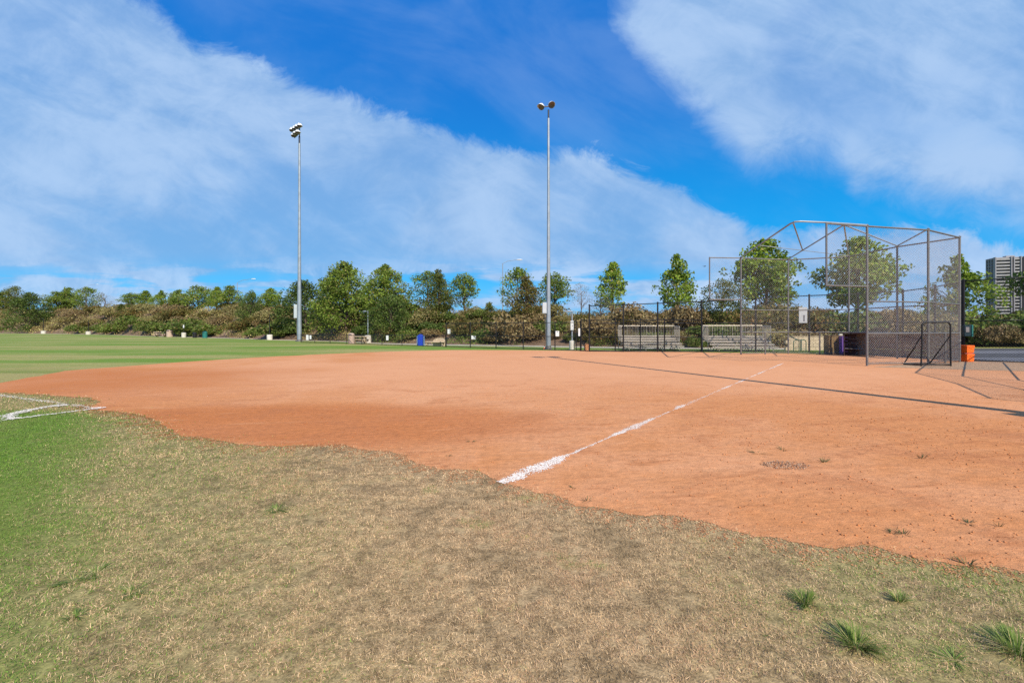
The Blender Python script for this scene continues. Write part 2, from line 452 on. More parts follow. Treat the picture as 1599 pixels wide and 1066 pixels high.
cam = bpy.data.cameras.new('camera'); co = bpy.data.objects.new('camera', cam); C.objects.link(co)
co.location = (0, 0, HC); co.rotation_euler = (R(90), 0, 0)
cam.sensor_width = 36; cam.lens = 16; cam.shift_y = -(533-HY)/1599; cam.clip_start = .05; cam.clip_end = 6000
sc.camera = co
vs = sc.view_settings; vs.view_transform = 'Standard'; vs.look = 'None'; vs.gamma = 1; vs.exposure = 0.35
try: vs.use_curve_mapping = False
except Exception: pass
sc.cycles.use_denoising = False; sc.cycles.max_bounces = 6; sc.cycles.transparent_max_bounces = 8

# ------------------------------------------------------------------ ground
def poly_sheet(name, pts, z, mat, label, cat):
    me = bpy.data.meshes.new(name)
    P = [Vector((p[0], p[1], 0)) for p in pts]
    tris = tessellate_polygon([P])
    fs = []
    for a, b, c in tris:
        n = (P[b]-P[a]).cross(P[c]-P[a]).z
        fs.append((a, b, c) if n > 0 else (a, c, b))
    me.from_pydata([(p.x, p.y, z) for p in P], [], fs); me.update()
    return tag(link(name, me, mat), label, cat, kind='structure')
gxs = np.concatenate([-np.geomspace(3000, 40, 12), np.linspace(-30, 30, 7), np.geomspace(40, 3000, 12)])
gv = np.array([(x, y, 0) for y in gxs for x in gxs]); n = len(gxs)
gf = np.array([(j*n+i, j*n+i+1, (j+1)*n+i+1, (j+1)*n+i) for j in range(n-1) for i in range(n-1)])
tag(link('ground', mesh_np('ground', gv, [gf]), M['turf']), 'mown grass playing field, green far out and dry straw coloured in front', 'ground', kind='structure')

def ragged(pts, step, amp, seed):
    """subdivide a ground outline and roughen it"""
    out = []
    for (a, b) in zip(pts[:-1], pts[1:]):
        a = np.array(a); b = np.array(b); L = np.linalg.norm(b-a); dist = np.linalg.norm((a+b)/2)
        st = step*max(1, dist/6); k = max(1, int(L/st)); nrm = np.array([-(b-a)[1], (b-a)[0]])/max(L, 1e-6)
        for i in range(k):
            p = a+(b-a)*i/k
            w = (fbm(p[0]*2.3, p[1]*2.3, seed, 4)-.5)*2*amp*max(1, dist/9)+(vnoise(np.array(p[0]*14), np.array(p[1]*14), seed+9)-.5)*amp*.5
            out.append(tuple(p+nrm*w))
    out.append(tuple(pts[-1])); return out
near_px = [(0, 614), (60, 616), (140, 622), (152, 629), (146, 635), (165, 641), (200, 645), (240, 652), (252, 662), (290, 680), (350, 690), (400, 696),
           (470, 696), (540, 694), (572, 701), (638, 710), (652, 723), (682, 733), (735, 736), (775, 752), (830, 770), (868, 777), (900, 790), (980, 802),
           (1040, 803), (1120, 820), (1180, 838), (1290, 855), (1370, 852), (1440, 872), (1500, 884), (1599, 895)]
far_px = [(700, 546.5), (640, 548), (600, 549), (500, 553), (400, 558), (300, 564), (200, 571.5), (140, 576), (100, 579), (60, 587), (0, 598)]
near = [(-15.5, 11.9)]+[G(*p) for p in near_px]+[(6.2, 2.75), (9, 2.2)]
far = [G(*p) for p in far_px]+[(-18.5, 13.2), (-17.5, 12.2)]
rightside = [(15, 2.4), (22, 10), (30, 21), (27.6, 23.4), (26, 25.6), (23, 30.5), (19, 32.2), (12, 34.3), G(1000, 548.3), G(920, 548), G(800, 546.6)]
near_r = ragged(near, .07, .13, 3); far_r = ragged(far, .12, .06, 11)
dirt_poly = near_r+rightside+far_r
poly_sheet('infield', dirt_poly, .004, M['dirt'], 'orange dirt infield with a ragged grass edge', 'infield')

def inside(px, py, poly):
    poly = np.array(poly); res = np.zeros(px.shape, bool)
    x0, y0 = poly[-1]
    for x1, y1 in poly:
        c = ((y1 > py) != (y0 > py))
        if y1 != y0: res ^= c & (px < (x0-x1)*(py-y1)/(y0-y1)+x1)
        x0, y0 = x1, y1
    return res

# short blades over the near turf
def blades(name, X, Y, ln, wd, rng, lift=(.05, .9), z0=0.0):
    n = len(X); th = rng.rand(n)*2*np.pi; el = lift[0]+(lift[1]-lift[0])*rng.rand(n)**1.5*np.pi/2*1.1
    dx = np.cos(th)*np.cos(el); dy = np.sin(th)*np.cos(el); dz = np.sin(el)
    sx = -np.sin(th); sy = np.cos(th); roll = rng.randn(n)*.5
    w = wd/2
    B = np.stack([X, Y, np.full(n, z0)], 1); Dv = np.stack([dx, dy, dz], 1); Sv = np.stack([sx*np.cos(roll), sy*np.cos(roll), np.sin(roll)], 1)
    m = B+Dv*(ln*.55)[:, None]; tip = B+Dv*ln[:, None]; tip[:, 2] -= ln*.22*rng.rand(n); tip[:, 2] = np.maximum(tip[:, 2], .002)
    zo = np.array([0, 0, .003])
    V = np.stack([B-Sv*w[:, None]+zo, B+Sv*w[:, None]+zo, m+Sv*(w*.85)[:, None]+zo, m-Sv*(w*.85)[:, None]+zo, tip+zo], 1).reshape(-1, 3)
    i = np.arange(n)*5
    q = np.stack([i, i+1, i+2, i+3], 1); tr = np.stack([i+3, i+2, i+4], 1)
    return mesh_np(name, V, [q, tr], {'rnd': np.repeat(rng.rand(n), 5), 'rnd2': np.repeat(rng.rand(n), 5)})
rng = np.random.RandomState(5)
bx, by, bl, bw = [], [], [], []
for y0, y1, den, ls, ws in ((1.3, 2.1, 7000, 1., 1.), (2.1, 3.8, 13500, .92, .9), (3.8, 5.2, 9000, .95, 1.15), (5.2, 7.5, 5200, 1.05, 1.6), (7.5, 10.5, 2600, 1.2, 2.4), (10.5, 14., 900, 1.4, 3.6)):
    xr = 1.15*y1+1.2; xl = -xr; xh = xr if y1 < 5.3 else .6
    n = int((xh-xl)*(y1-y0)*den)
    x = xl+(xh-xl)*rng.rand(n); y = y0+(y1-y0)*rng.rand(n)
    sg = np.where(rng.rand(n) < .30, .15, .03)*(1+.05*y); ins = inside(x+rng.randn(n)*sg, y+rng.randn(n)*sg, near_r+rightside+far_r)
    clumpy = fbm(x*11, y*11, 21, 3) > .42-.16*rng.rand(n)
    k = ~ins & clumpy
    x, y = x[k], y[k]; bx.append(x); by.append(y)
    bl.append((.010+.024*rng.rand(len(x))**1.8)*ls*(.75+.6*fbm(x*1.5, y*1.5, 71, 3))); bw.append((.0016+.0016*rng.rand(len(x)))*ws)
tag(link('grass', blades('grass', np.concatenate(bx), np.concatenate(by), np.concatenate(bl), np.concatenate(bw), rng), M['blade']),
    'short dry straw coloured and green grass in front of the dirt', 'grass', kind='stuff')

# clods and pebbles on the near dirt
def spill(rng):
    e = np.array(near_r); seg = np.linalg.norm(np.diff(e, axis=0), axis=1); mids = (e[1:]+e[:-1])/2; dd = np.linalg.norm(mids, axis=1)
    pr = seg*np.where(dd < 14, 1, .2); i = rng.choice(len(seg), 14000, p=pr/pr.sum()); f = rng.rand(len(i))[:, None]
    w = np.abs(rng.randn(len(i)))*.20*(.1+1.8*fbm(mids[i, 0]*2.5, mids[i, 1]*2.5, 66, 3))
    p = e[i]*(1-f)+e[i+1]*f; d = np.diff(e, axis=0)[i]/seg[i][:, None]; p = p+np.stack([d[:, 1], -d[:, 0]], 1)*w[:, None]
    s = .003+.008*rng.rand(len(p))**2; s *= (.6+np.linalg.norm(p, axis=1)*.11)
    P = np.stack([p[:, 0], p[:, 1], .0035+.0035*rng.rand(len(p))], 1)
    th = rng.rand(len(p))*6.28
    V = np.stack([P+np.stack([np.cos(th+k*1.2566)*s*(.7+.5*rng.rand(len(p))), np.sin(th+k*1.2566)*s*(.7+.5*rng.rand(len(p))), s*0], 1) for k in range(5)], 1)
    return mesh_np('dirt_spill', V.reshape(-1, 3), [np.arange(len(p)*5).reshape(-1, 5)])
tag(link('dirt_spill', spill(rng), M['dirt']), 'loose dirt scattered onto the grass along the ragged infield edge', 'dirt crumbs', kind='stuff')
def clods(n, rng):
    y = 3.0+11*rng.rand(n)**1.7; x = -4+17*rng.rand(n)
    k = inside(x, y, dirt_poly) & (np.abs(x) < 1.2*y+1) & (fbm(x*.8, y*.8, 31, 3) > .33)
    x, y = x[k], y[k]; n = len(x)
    s = (.0022+.009*rng.rand(n)**5)*(1+y*.05)*np.where((x > 2.5) & (y < 9), 1.25, 1.)
    base = np.array([(1, 0, 0), (0, 1, 0), (-1, 0, 0), (0, -1, 0), (0, 0, .8), (0, 0, -.5)])
    th = rng.rand(n)*6.28; c, sn = np.cos(th), np.sin(th)
    sc3 = s[:, None]*(.6+.7*rng.rand(n, 3))
    V = base[None]*sc3[:, None, :]
    V = np.stack([V[..., 0]*c[:, None]-V[..., 1]*sn[:, None], V[..., 0]*sn[:, None]+V[..., 1]*c[:, None], V[..., 2]], -1)
    V += np.stack([x, y, .004+s*.25], 1)[:, None]
    i = (np.arange(n)*6)[:, None, None]
    f = np.array([(0, 1, 4), (1, 2, 4), (2, 3, 4), (3, 0, 4), (1, 0, 5), (2, 1, 5), (3, 2, 5), (0, 3, 5)])[None]+i
    return mesh_np('dirt_crumbs', V.reshape(-1, 3), [f.reshape(-1, 3)])
tag(link('dirt_crumbs', clods(22000, rng), M['dirt']), 'loose crumbs of orange dirt strewn over the infield', 'dirt crumbs', kind='stuff')

# chalk and paint marks: sheets of small flakes, solid in the middle and broken at the edges
def flake_line(name, pts, halfw, z, cell, seed, label, cat, mat='chalk', gap=.0, dens=None):
    rng = np.random.RandomState(seed); V = []; 
    Xs = []; Ys = []; Ss = []
    tot = 0
    for (a, b) in zip(pts[:-1], pts[1:]):
        a = np.array(a, float); b = np.array(b, float); L = np.linalg.norm(b-a); d = (b-a)/L; nr = np.array([-d[1], d[0]])
        hw = max(halfw(tot/1.), halfw(tot+L))*1.9
        nu = int(L/cell); nvv = int(2*hw/cell)
        U, Wd = np.meshgrid((np.arange(nu)+.5)*cell, -hw+(np.arange(nvv)+.5)*cell, indexing='ij')
        U = U.ravel(); Wd = Wd.ravel()
        hwv = np.array([halfw(q) for q in np.linspace(tot, tot+L, 64)]); hwu = np.interp(U, np.linspace(0, L, 64), hwv)
        p = a+U[:, None]*d+Wd[:, None]*nr
        e = np.abs(Wd)/hwu
        nz = fbm(p[:, 0]*5, p[:, 1]*5, seed, 3); nl = fbm(p[:, 0]*.9, p[:, 1]*.9, seed+5, 3)
        dn = dens(tot+U) if dens else 1.
        keep = rng.rand(len(U)) < np.clip((1.15-e)*1.15+(nz-.5)*1.8+(nl-.5)*gap, 0, 1)**1.7*dn
        Xs.append(p[keep, 0]); Ys.append(p[keep, 1]); tot += L
    X = np.concatenate(Xs); Y = np.concatenate(Ys); n = len(X)
    s = cell*(.45+.25*rng.rand(n)); th = rng.rand(n)*6.28
    q = np.stack([np.stack([X+s*1.2*np.cos(th+k*np.pi/2), Y+s*1.2*np.sin(th+k*np.pi/2), z+.002*rng.rand(n)], 1) for k in range(4)], 1)
    f = np.arange(n*4).reshape(n, 4)
    return tag(link(name, mesh_np(name, q.reshape(-1, 3), [f]), M[mat]), label, cat, kind='structure')
p0 = G(784, 755); p1 = G(1222, 567.5); pm = G(1056, 646)
Lf = math.dist(p0, p1)
flake_line('foul_line', [p0, p1], lambda s: .050+.045*max(0, 1-abs(s-.50)/1.5)+.012*math.sin(s*2.1), .008, .011, 7, 'white chalk foul line running across the orange dirt towards the backstop', 'foul line',
           gap=2.2, dens=lambda s: np.clip(np.where(s < 3.2, .85, np.where(s < 6.5, .65, np.where(s < 9.5, .28, .75))), 0, 1))
cA, cB, cC = G(-60, 666), G(-60, 609.5), G(150, 638.5)
arc = []
A_ = Vector(cA)-Vector(cC); B_ = Vector(cB)-Vector(cC); a0 = math.atan2(A_.y, A_.x); a1 = math.atan2(B_.y, B_.x)
if a1 > a0: a1 -= 2*math.pi
if a0-a1 > math.pi: a1 += 2*math.pi; 
for i in range(9):
    a = a0+(a1-a0)*i/8; arc.append((cC[0]+1.25*math.cos(a), cC[1]+1.25*math.sin(a)))
hwl = lambda s: .11+.03*math.sin(s*3.)
mk = []
for nm, pp, sd, lb in (('touch_line', [cA, cC, ((cC[0]*2-cA[0]*.1)/1.9, cC[1]+.16)], 1, 'nearer white painted line of the soccer field corner on grass'),
                       ('goal_line', [cC, cB], 2, 'farther white painted line of the soccer field corner, partly worn away'),
                       ('corner_arc', arc, 3, 'white painted quarter arc in the soccer field corner')):
    flake_line(nm, pp, (lambda s: .15) if nm == 'corner_arc' else hwl, .020, .018, sd, lb, 'field marking', gap=1.0, dens=(lambda s: .30) if nm == 'goal_line' else (lambda s: .75))

# ------------------------------------------------------------------ bank behind the field
BPX = [-500, 0, 100, 250, 421, 520, 600, 700, 800, 900, 1000, 1100, 1250, 1400, 1500, 1600, 2100]
BF = [215, 200, 172, 110, 76, 67, 56, 51, 48.5, 45.5, 43, 42.5, 41, 42, 46, 48, 48]
BT = [40, 35, 30, 25, 18, 16, 14, 13, 12, 11, 10, 10, 10, 10, 10, 10, 10]
BH = [10, 10, 9.2, 7.3, 5.2, 4.6, 4.2, 3.8, 3.3, 3.1, 3.0, 3.0, 3.0, 2.9, 2.9, 3, 3]
def bank_foot(px): return np.interp(px, BPX, BF)
def bank_top(px): return np.interp(px, BPX, BF)+np.interp(px, BPX, BT)
def bank_h(px, D):
    f = bank_foot(px); tp = np.interp(px, BPX, BT); h = np.interp(px, BPX, BH)
    q = np.clip((D-f)/tp, 0, 1); s = q*q*(3-2*q)*.5+q*.5
    x = (px-CX)*D/F
    return s*h+(fbm(x*.13, D*.13, 41, 4)-.5)*1.3*np.clip(q*2.5, 0, 1)-.05*(q <= 0)
pxs = np.linspace(-500, 2100, 180); ts = np.concatenate([np.linspace(-.12, 1.2, 22), [1.6, 2.2, 3.2, 5]])
V = []
for tt in ts:
    D = bank_foot(pxs)+tt*np.interp(pxs, BPX, BT)
    hh = bank_h(pxs, D)-(.15 if tt < 0 else 0)-max(0, tt-1.3)*.35
    V.append(np.stack([(pxs-CX)*D/F, D, hh], 1))
V = np.concatenate(V); n = len(pxs)
fq = np.array([(j*n+i, j*n+i+1, (j+1)*n+i+1, (j+1)*n+i) for j in range(len(ts)-1) for i in range(n-1)])
tag(link('hill', mesh_np('hill', V, [fq]), M['soil'], smooth=True), 'low brown earth bank that closes off the field', 'hill', kind='structure')

# path along the foot of the bank
pp = np.linspace(-120, 1290, 60)
near_e = [AT(p, float(bank_foot(p))*(1-.035)-1.6) for p in pp]; far_e = [AT(p, float(bank_foot(p))-.3) for p in pp]
poly_sheet('path', near_e+far_e[::-1], .004, M['concrete'], 'pale concrete path along the foot of the bank', 'path')
# strip of soil and road at the right
poly_sheet('soil_strip', [(16.2, 20.4), G(1420, 574.5), G(1500, 577), G(1599, 579.5), (27.5, 17.8), (34, 24.6), (26.6, 24.9), (24.3, 24.0), (20, 22.5)], .008, M['gravel'], 'strip of gravelly soil along the foot of the right hand fence', 'soil')
poly_sheet('road', [AT(1470, 27), AT(1440, 39.5), AT(1700, 41), (70, 41), (60, 21.5), AT(1640, 22.6), AT(1506, 24.6)], .010, M['asphalt'], 'dark asphalt road behind the right hand fence', 'road')
poly_sheet('road_edge', [AT(1490, 31.8), AT(1488, 35.5), AT(1720, 36), AT(1720, 32.2)], .014, M['asphalt_pale'], 'paler worn strip of the asphalt road', 'road')
poly_sheet('road_shoulder', [AT(1508, 24.9), AT(1504, 27.2), AT(1720, 26.6), AT(1640, 23.0)], .014, M['asphalt_pale'], 'paler shoulder of the asphalt road next to the fence', 'road')

# ------------------------------------------------------------------ foliage
def leaf_quads(P, size, rng, up=.0, flat=.62):
    n = len(P); a = rng.randn(n, 3); a[:, 2] *= (1-up); a /= np.linalg.norm(a, axis=1)[:, None]
    b = rng.randn(n, 3); b -= a*(a*b).sum(1)[:, None]; b /= np.linalg.norm(b, axis=1)[:, None]
    s = size[:, None]
    V = np.stack([P-a*s*.5, P+b*s*flat*.5+a*s*.05, P+a*s*.5, P-b*s*flat*.5+a*s*.05], 1).reshape(-1, 3)
    return V, np.arange(n*4).reshape(n, 4)
SHAPES = {   # radius of the crown (0..1) up its height (0..1)
    'pyramid': ([0, .08, .25, .5, .75, .92, 1], [.5, .9, 1, .74, .42, .15, .03]),
    'oval': ([0, .12, .35, .6, .8, .94, 1], [.35, .75, 1, .95, .72, .38, .1]),
    'broad': ([0, .1, .3, .55, .8, .94, 1], [.8, .98, 1, .86, .58, .28, .06]),
    'ragged': ([0, .1, .3, .5, .7, .9, 1], [.5, .9, .8, 1, .6, .4, .1]),
    'cone': ([0, .1, .3, .55, .8, 1], [.8, 1, .85, .6, .3, .03])}
def tree_meshes(seed, H, Wd, c0, shape, nclump, nleaf, lsize, airy=1.0, crad=.20):
    rng = np.random.RandomState(seed); xs, rs = SHAPES[shape]
    tr = MB(); pts = []
    lean = rng.randn(2)*.02*H
    for i in range(7):
        q = i/6; pts.append((lean[0]*q*q+rng.randn()*.012*H*(i > 0), lean[1]*q*q+rng.randn()*.012*H*(i > 0), q*H*.93))
    r0 = .022*H*(.8+.4*rng.rand())
    tr.path(pts, [r0*(1-.9*i/6) for i in range(7)], 7)
    cen = []; rad = []
    # uneven outline: each direction has its own reach
    ph = rng.rand(6)*6.28
    for i in range(nclump):
        t = rng.rand()**.85; an = rng.rand()*6.28
        reach = 1+.20*math.sin(2*an+ph[0]+3*t)+.17*math.sin(3*an+ph[1]+9*t)+.16*math.sin(4*an+ph[2]-14*t)
        r = Wd/2*np.interp(t, xs, rs)*reach*(.25+.75*math.sqrt(rng.rand()))*.9
        stray = rng.rand() < .16
        if stray: r = Wd/2*np.interp(t, xs, rs)*(1.0+.22*rng.rand())
        z = H*(c0+(1-c0)*t)*(1-.02)+rng.randn()*.01*H
        ax = np.interp(z/H/.93, [i/6 for i in range(7)], [p[0] for p in pts]); ay = np.interp(z/H/.93, [i/6 for i in range(7)], [p[1] for p in pts])
        c = np.array([ax+r*math.cos(an), ay+r*math.sin(an), z]); cen.append(c)
        rad.append(Wd*crad*(.55+.7*rng.rand())*(.45+.55*np.interp(t, xs, rs))*(.6 if stray else 1.))
        if i % 2 == 0:
            zs = max(.12*H, z-.55*math.hypot(c[0]-ax, c[1]-ay)-.05*H)
            q = min(1, zs/H/.93)
            s = Vector((np.interp(q, [i/6 for i in range(7)], [p[0] for p in pts]), np.interp(q, [i/6 for i in range(7)], [p[1] for p in pts]), zs))
            mid = s.lerp(Vector(c), .55)+Vector((0, 0, .03*H)); rr = r0*.34*(1-.7*q)
            tr.path([s, mid, Vector(c)], [rr, rr*.7, rr*.25], 5)
    P, cl, sz = [], [], []
    for c, r in zip(cen, rad):
        k = max(6, int(nleaf*(r/(Wd*crad))**1.5*(.7+.6*rng.rand())))
        d = rng.randn(k, 3); d /= np.linalg.norm(d, axis=1)[:, None]
        rr = r*(.35+.75*rng.rand(k)**.6)*airy
        p = c+d*rr[:, None]*np.array([1, 1, .75]); P.append(p); v = rng.rand()
        cl.append(np.full(k, v)); sz.append(lsize*(.6+.75*rng.rand(k)))
    P = np.concatenate(P); cl = np.concatenate(cl); sz = np.concatenate(sz)
    P[:, 2] = np.maximum(P[:, 2], .05)
    Vv, Ff = leaf_quads(P, sz, rng)
    crown = mesh_np('crown', Vv, [Ff], {'rnd': np.repeat(rng.rand(len(P)), 4), 'clump': np.repeat(cl, 4)})
    tme = bpy.data.meshes.new('trunk'); tme.from_pydata(tr.v, [], tr.f); tme.update()
    return crown, tme, H, Wd
PROTO = {}
def proto(key, mat, *a, **k):
    cr, tm, H, Wd = tree_meshes(*a, **k); cr.materials.append(M[mat]); tm.materials.append(M['bark'])
    PROTO[key] = (cr, tm, H, Wd)
proto('syc1', 'leaf_bright', 1, 7.5, 5.2, .20, 'pyramid', 105, 70, .30, crad=.17)
proto('syc2', 'leaf_bright', 2, 7.5, 5.2, .18, 'pyramid', 105, 70, .30, crad=.17)
proto('syc3', 'leaf_bright', 3, 8.0, 6.6, .18, 'ragged', 165, 80, .30, crad=.15)
proto('oval1', 'leaf', 4, 7.0, 4.6, .22, 'oval', 85, 58, .27, crad=.19)
proto('oval2', 'leaf', 5, 7.0, 4.8, .20, 'oval', 75, 56, .27, crad=.18)
proto('broad1', 'leaf', 6, 10., 8.2, .03, 'broad', 230, 100, .30, crad=.15)
proto('broad2', 'leaf', 7, 9.5, 6.6, .03, 'broad', 220, 95, .28, crad=.16)
proto('dark1', 'leaf_dark', 8, 7.0, 6.4, .04, 'broad', 130, 90, .24, crad=.16)
proto('dark2', 'leaf_dark', 9, 6.0, 6.4, .04, 'oval', 120, 90, .24, crad=.17)
proto('cone1', 'leaf_rust', 10, 7.0, 3.8, .06, 'cone', 150, 95, .17, crad=.20)
proto('cone3', 'leaf_olive', 21, 7.0, 3.8, .05, 'cone', 140, 90, .18, crad=.20)
proto('cone2', 'leaf_olive', 11, 5.0, 3.0, .06, 'cone', 90, 70, .17, crad=.20)
proto('grey', 'leaf_grey', 12, 6.0, 4.6, .30, 'ragged', 55, 22, .17, airy=1.25, crad=.19)
proto('mid1', 'leaf', 13, 6.5, 6.0, .10, 'oval', 110, 64, .30, crad=.17)
proto('mid2', 'leaf', 14, 6.5, 5.6, .08, 'ragged', 110, 64, .30, crad=.17)
proto('olive', 'leaf_olive', 15, 5.0, 5.4, .08, 'oval', 120, 70, .20, crad=.17)
tree_rng = random.Random(4)
def tree(key, px, ytop, wpx, D, label, cat='tree', name='tree', group=None, zb=None):
    cr, tm, H, Wd = PROTO[key]; x, y = AT(px, D)
    zg = (float(bank_h(px, D)) if D > bank_foot(px) else 0.) if zb is None else zb
    h = ZZ(ytop, D)-zg; w = wpx*D/F
    t = thing(name, label, cat, (x, y, zg-.05), tree_rng.random()*6.28, group)
    t.scale = (w/Wd*.92, w/Wd*.92, h/H)
    for nm, me in (('crown', cr), ('trunk', tm)):
        o = bpy.data.objects.new(nm, me); C.objects.link(o); o.parent = t
    return t
tp = lambda px, k=0.: float(bank_top(px))+k
TREES = [
 # key, px, ytop, wpx, D, label, name
 ('mid1', -40, 452, 70, tp(-40), 'dark green tree at the left end of the far tree line', 'tree'),
 ('mid2', 0, 456, 50, tp(0), 'rounded green tree at the left edge of the photo, far off', 'tree'),
 ('olive', 24, 448, 40, tp(24, 6), 'taller brownish green tree near the left edge of the far tree line', 'tree'),
 ('dark1', 47, 457, 62, float(bank_foot(47))+4, 'big dark green tree that comes down the bank to the grass, far left', 'tree'),
 ('mid1', 88, 455, 46, tp(88), 'green tree on the far bank, right of the big dark one', 'tree'),
 ('mid2', 108, 449, 40, tp(108, 8), 'pointed green tree rising over the far left bank', 'tree'),
 ('oval2', 135, 448, 36, tp(135, 5), 'pale airy tree on the far left bank', 'tree'),
 ('grey', 163, 457, 36, tp(163, 4), 'thin grey green tree between two fuller ones on the far left bank', 'tree'),
 ('oval1', 206, 457, 34, tp(206, 3), 'pale grey green round tree behind the brown bank', 'tree'),
 ('syc1', 225, 453, 34, tp(225), 'bright green pointed tree on top of the brown bank', 'tree'),
 ('cone2', 190, 474, 30, float(bank_foot(190))+9, 'small dark conical tree halfway up the brown bank', 'tree'),
 ('syc2', 252, 453, 32, tp(252, 1), 'small conical green tree on the ridge of the brown bank', 'tree'),
 ('mid2', 279, 452, 36, tp(279), 'green tree left of the tallest clump on the brown bank', 'tree'),
 ('mid1', 308, 446, 56, tp(308), 'full round green tree, largest on the ridge of the brown bank', 'tree'),
 ('syc1', 337, 447, 34, tp(337), 'narrow green tree right of the largest round one on the ridge', 'tree'),
 ('mid2', 357, 446, 48, tp(357), 'wide bright green tree left of the thin far street lamp', 'tree'),
 ('dark2', 391, 455, 38, float(bank_foot(391))+8, 'dark green tree standing halfway down the bank, left of the light pole', 'tree'),
 ('syc3', 423, 450, 36, tp(423), 'bright green small tree on the ridge, nearest left of the light pole', 'tree'),
 ('dark1', 474, 438, 96, float(bank_foot(474))+5, 'wide dark green tree right behind the left light pole', 'tree'),
 ('dark2', 512, 446, 44, float(bank_foot(512))+10, 'dark green tree tucked beside the tallest tree', 'tree'),
 ('broad1', 541, 408, 100, float(bank_foot(541))+4.5, 'tallest full green tree, pointed, behind the low black fence', 'tree'),
 ('broad2', 606, 413, 78, float(bank_foot(606))+8, 'second tallest full tree, olive green and pointed', 'tree'),
 ('dark2', 610, 462, 84, float(bank_foot(610))+2.6, 'low dark green bushy tree in front of the two tallest trees', 'tree'),
 ('oval2', 668, 423, 62, tp(668, 1), 'airy green tree with sky showing through its crown', 'tree'),
 ('cone3', 685, 421, 60, tp(685, -5), 'olive conifer in front of the airy green tree', 'conifer_tree'),
 ('oval1', 725, 426, 48, tp(725, 1), 'round light green tree standing alone against the sky', 'tree'),
 ('cone2', 766, 471, 44, tp(766, -6), 'small dark conical bush tree on the bank, left of the right light pole', 'conifer_tree'),
 ('oval2', 808, 417, 56, tp(808, 1), 'green tree with a tall tip beside the thin street lamp', 'tree'),
 ('cone1', 824, 431, 70, tp(824, -6), 'rust and olive conifer just left of the right light pole', 'conifer_tree'),
 ('oval1', 866, 425, 56, tp(866, 1), 'green tree directly behind the right light pole', 'tree'),
 ('grey', 908, 440, 40, tp(908), 'bare looking grey tree right of the right light pole', 'tree'),
 ('syc1', 954, 408, 64, tp(954, 1), 'pointed bright green tree over the left bleachers', 'tree'),
 ('grey', 938, 462, 60, tp(938, -3), 'low grey twiggy shrub tree under the pointed green tree', 'tree'),
 ('syc2', 1058, 396, 70, tp(1058, 1), 'pointed bright green tree standing alone left of the backstop', 'tree'),
 ('olive', 1128, 438, 76, tp(1128, -4), 'olive green bushy tree behind the left wing of the backstop', 'tree'),
 ('syc3', 1196, 374, 112, tp(1196, 0), 'ragged green tree seen through the left part of the backstop', 'tree'),
 ('syc3', 1338, 371, 118, tp(1338, 0), 'broad green tree seen through the middle of the backstop', 'tree'),
 ('syc2', 1497, 397, 94, tp(1500, -6), 'vivid green tree behind the right end post of the backstop', 'tree'),
 ('syc3', 1662, 372, 118, tp(1640, -4), 'green tree cut off by the right edge of the photo, before the tower', 'tree'),
]
for k, px, yt, w, D, lb, nm in TREES: tree(k, px, yt, w, D, lb, 'tree', nm)

# shrubs of the bank
def shrub_mesh(seed, rad, h, n, ls, clumps=16, up=.0):
    rng = np.random.RandomState(seed); P, cl = [], []
    for i in range(clumps):
        a = rng.rand()*6.28; r = rad*math.sqrt(rng.rand())*.75
        c = np.array([r*math.cos(a), r*math.sin(a), h*(.25+.45*rng.rand())*(1-.45*(r/rad)**2)]); k = n//clumps
        d = rng.randn(k, 3); d /= np.linalg.norm(d, axis=1)[:, None]; d[:, 2] = np.abs(d[:, 2])*1.15-.28
        rr = (.30+.2*rng.rand())*rad*(.45+.6*rng.rand(k)**.5)
        P.append(c+d*rr[:, None]*np.array([1, 1, h/rad*.95])); cl.append(np.full(k, rng.rand()))
    P = np.concatenate(P); P[:, 2] = np.maximum(P[:, 2], .02); cl = np.concatenate(cl)
    V, Fq = leaf_quads(P, ls*(.6+.8*rng.rand(len(P))), rng, up)
    return mesh_np('shrub', V, [Fq], {'rnd': np.repeat(rng.rand(len(P)), 4), 'clump': np.repeat(cl, 4)})
SHR = {}
for k, mt, ls in (('brown', 'scrub_brown', .125), ('straw', 'scrub_straw', .125), ('green', 'scrub_green', .16), ('dark', 'leaf_dark', .17), ('rust', 'leaf_rust', .12)):
    SHR[k] = []
    for i in range(3):
        me = shrub_mesh(50+i*7+len(k), 1.35, 1.35, 2600, ls); me.materials.append(M[mt]); SHR[k].append(me)
rs = random.Random(12); rn = np.random.RandomState(77)
def zone(px):
    if px < 120: return 'on the far left end of the bank'
    if px < 300: return 'on the far bank above the pink concrete bin'
    if px < 460: return 'on the bank left of the left light pole'
    if px < 660: return 'under the tall trees behind the low black fence'
    if px < 850: return 'on the bank between the blue bin and the right light pole'
    if px < 1100: return 'on the bank behind the left bleachers'
    if px < 1300: return 'on the bank behind the right bleachers'
    if px < 1480: return 'behind the back of the backstop'
    return 'beyond the road at the right edge'
WORD = {'brown': 'rounded dry brown shrub', 'straw': 'pale straw coloured shrub', 'green': 'leafy green shrub', 'dark': 'dark green shrub', 'rust': 'rusty olive shrub'}
def shrub(k, px, D, w, h, label=None):
    x, y = AT(px, D); z = float(bank_h(px, D)) if D > bank_foot(px) else 0.
    me = rs.choice(SHR[k]); o = bpy.data.objects.new('shrub', me); C.objects.link(o)
    o.location = (x, y, z-.08); o.rotation_euler = (0, 0, rs.random()*6.28); o.scale = (w/2.4, w/2.4, h/1.35)
    if label: tag(o, label, 'shrub')
    else: tag(o, WORD[k]+' '+zone(px), 'shrub', WORD[k]+'s '+zone(px))
    return o
cnt = 0
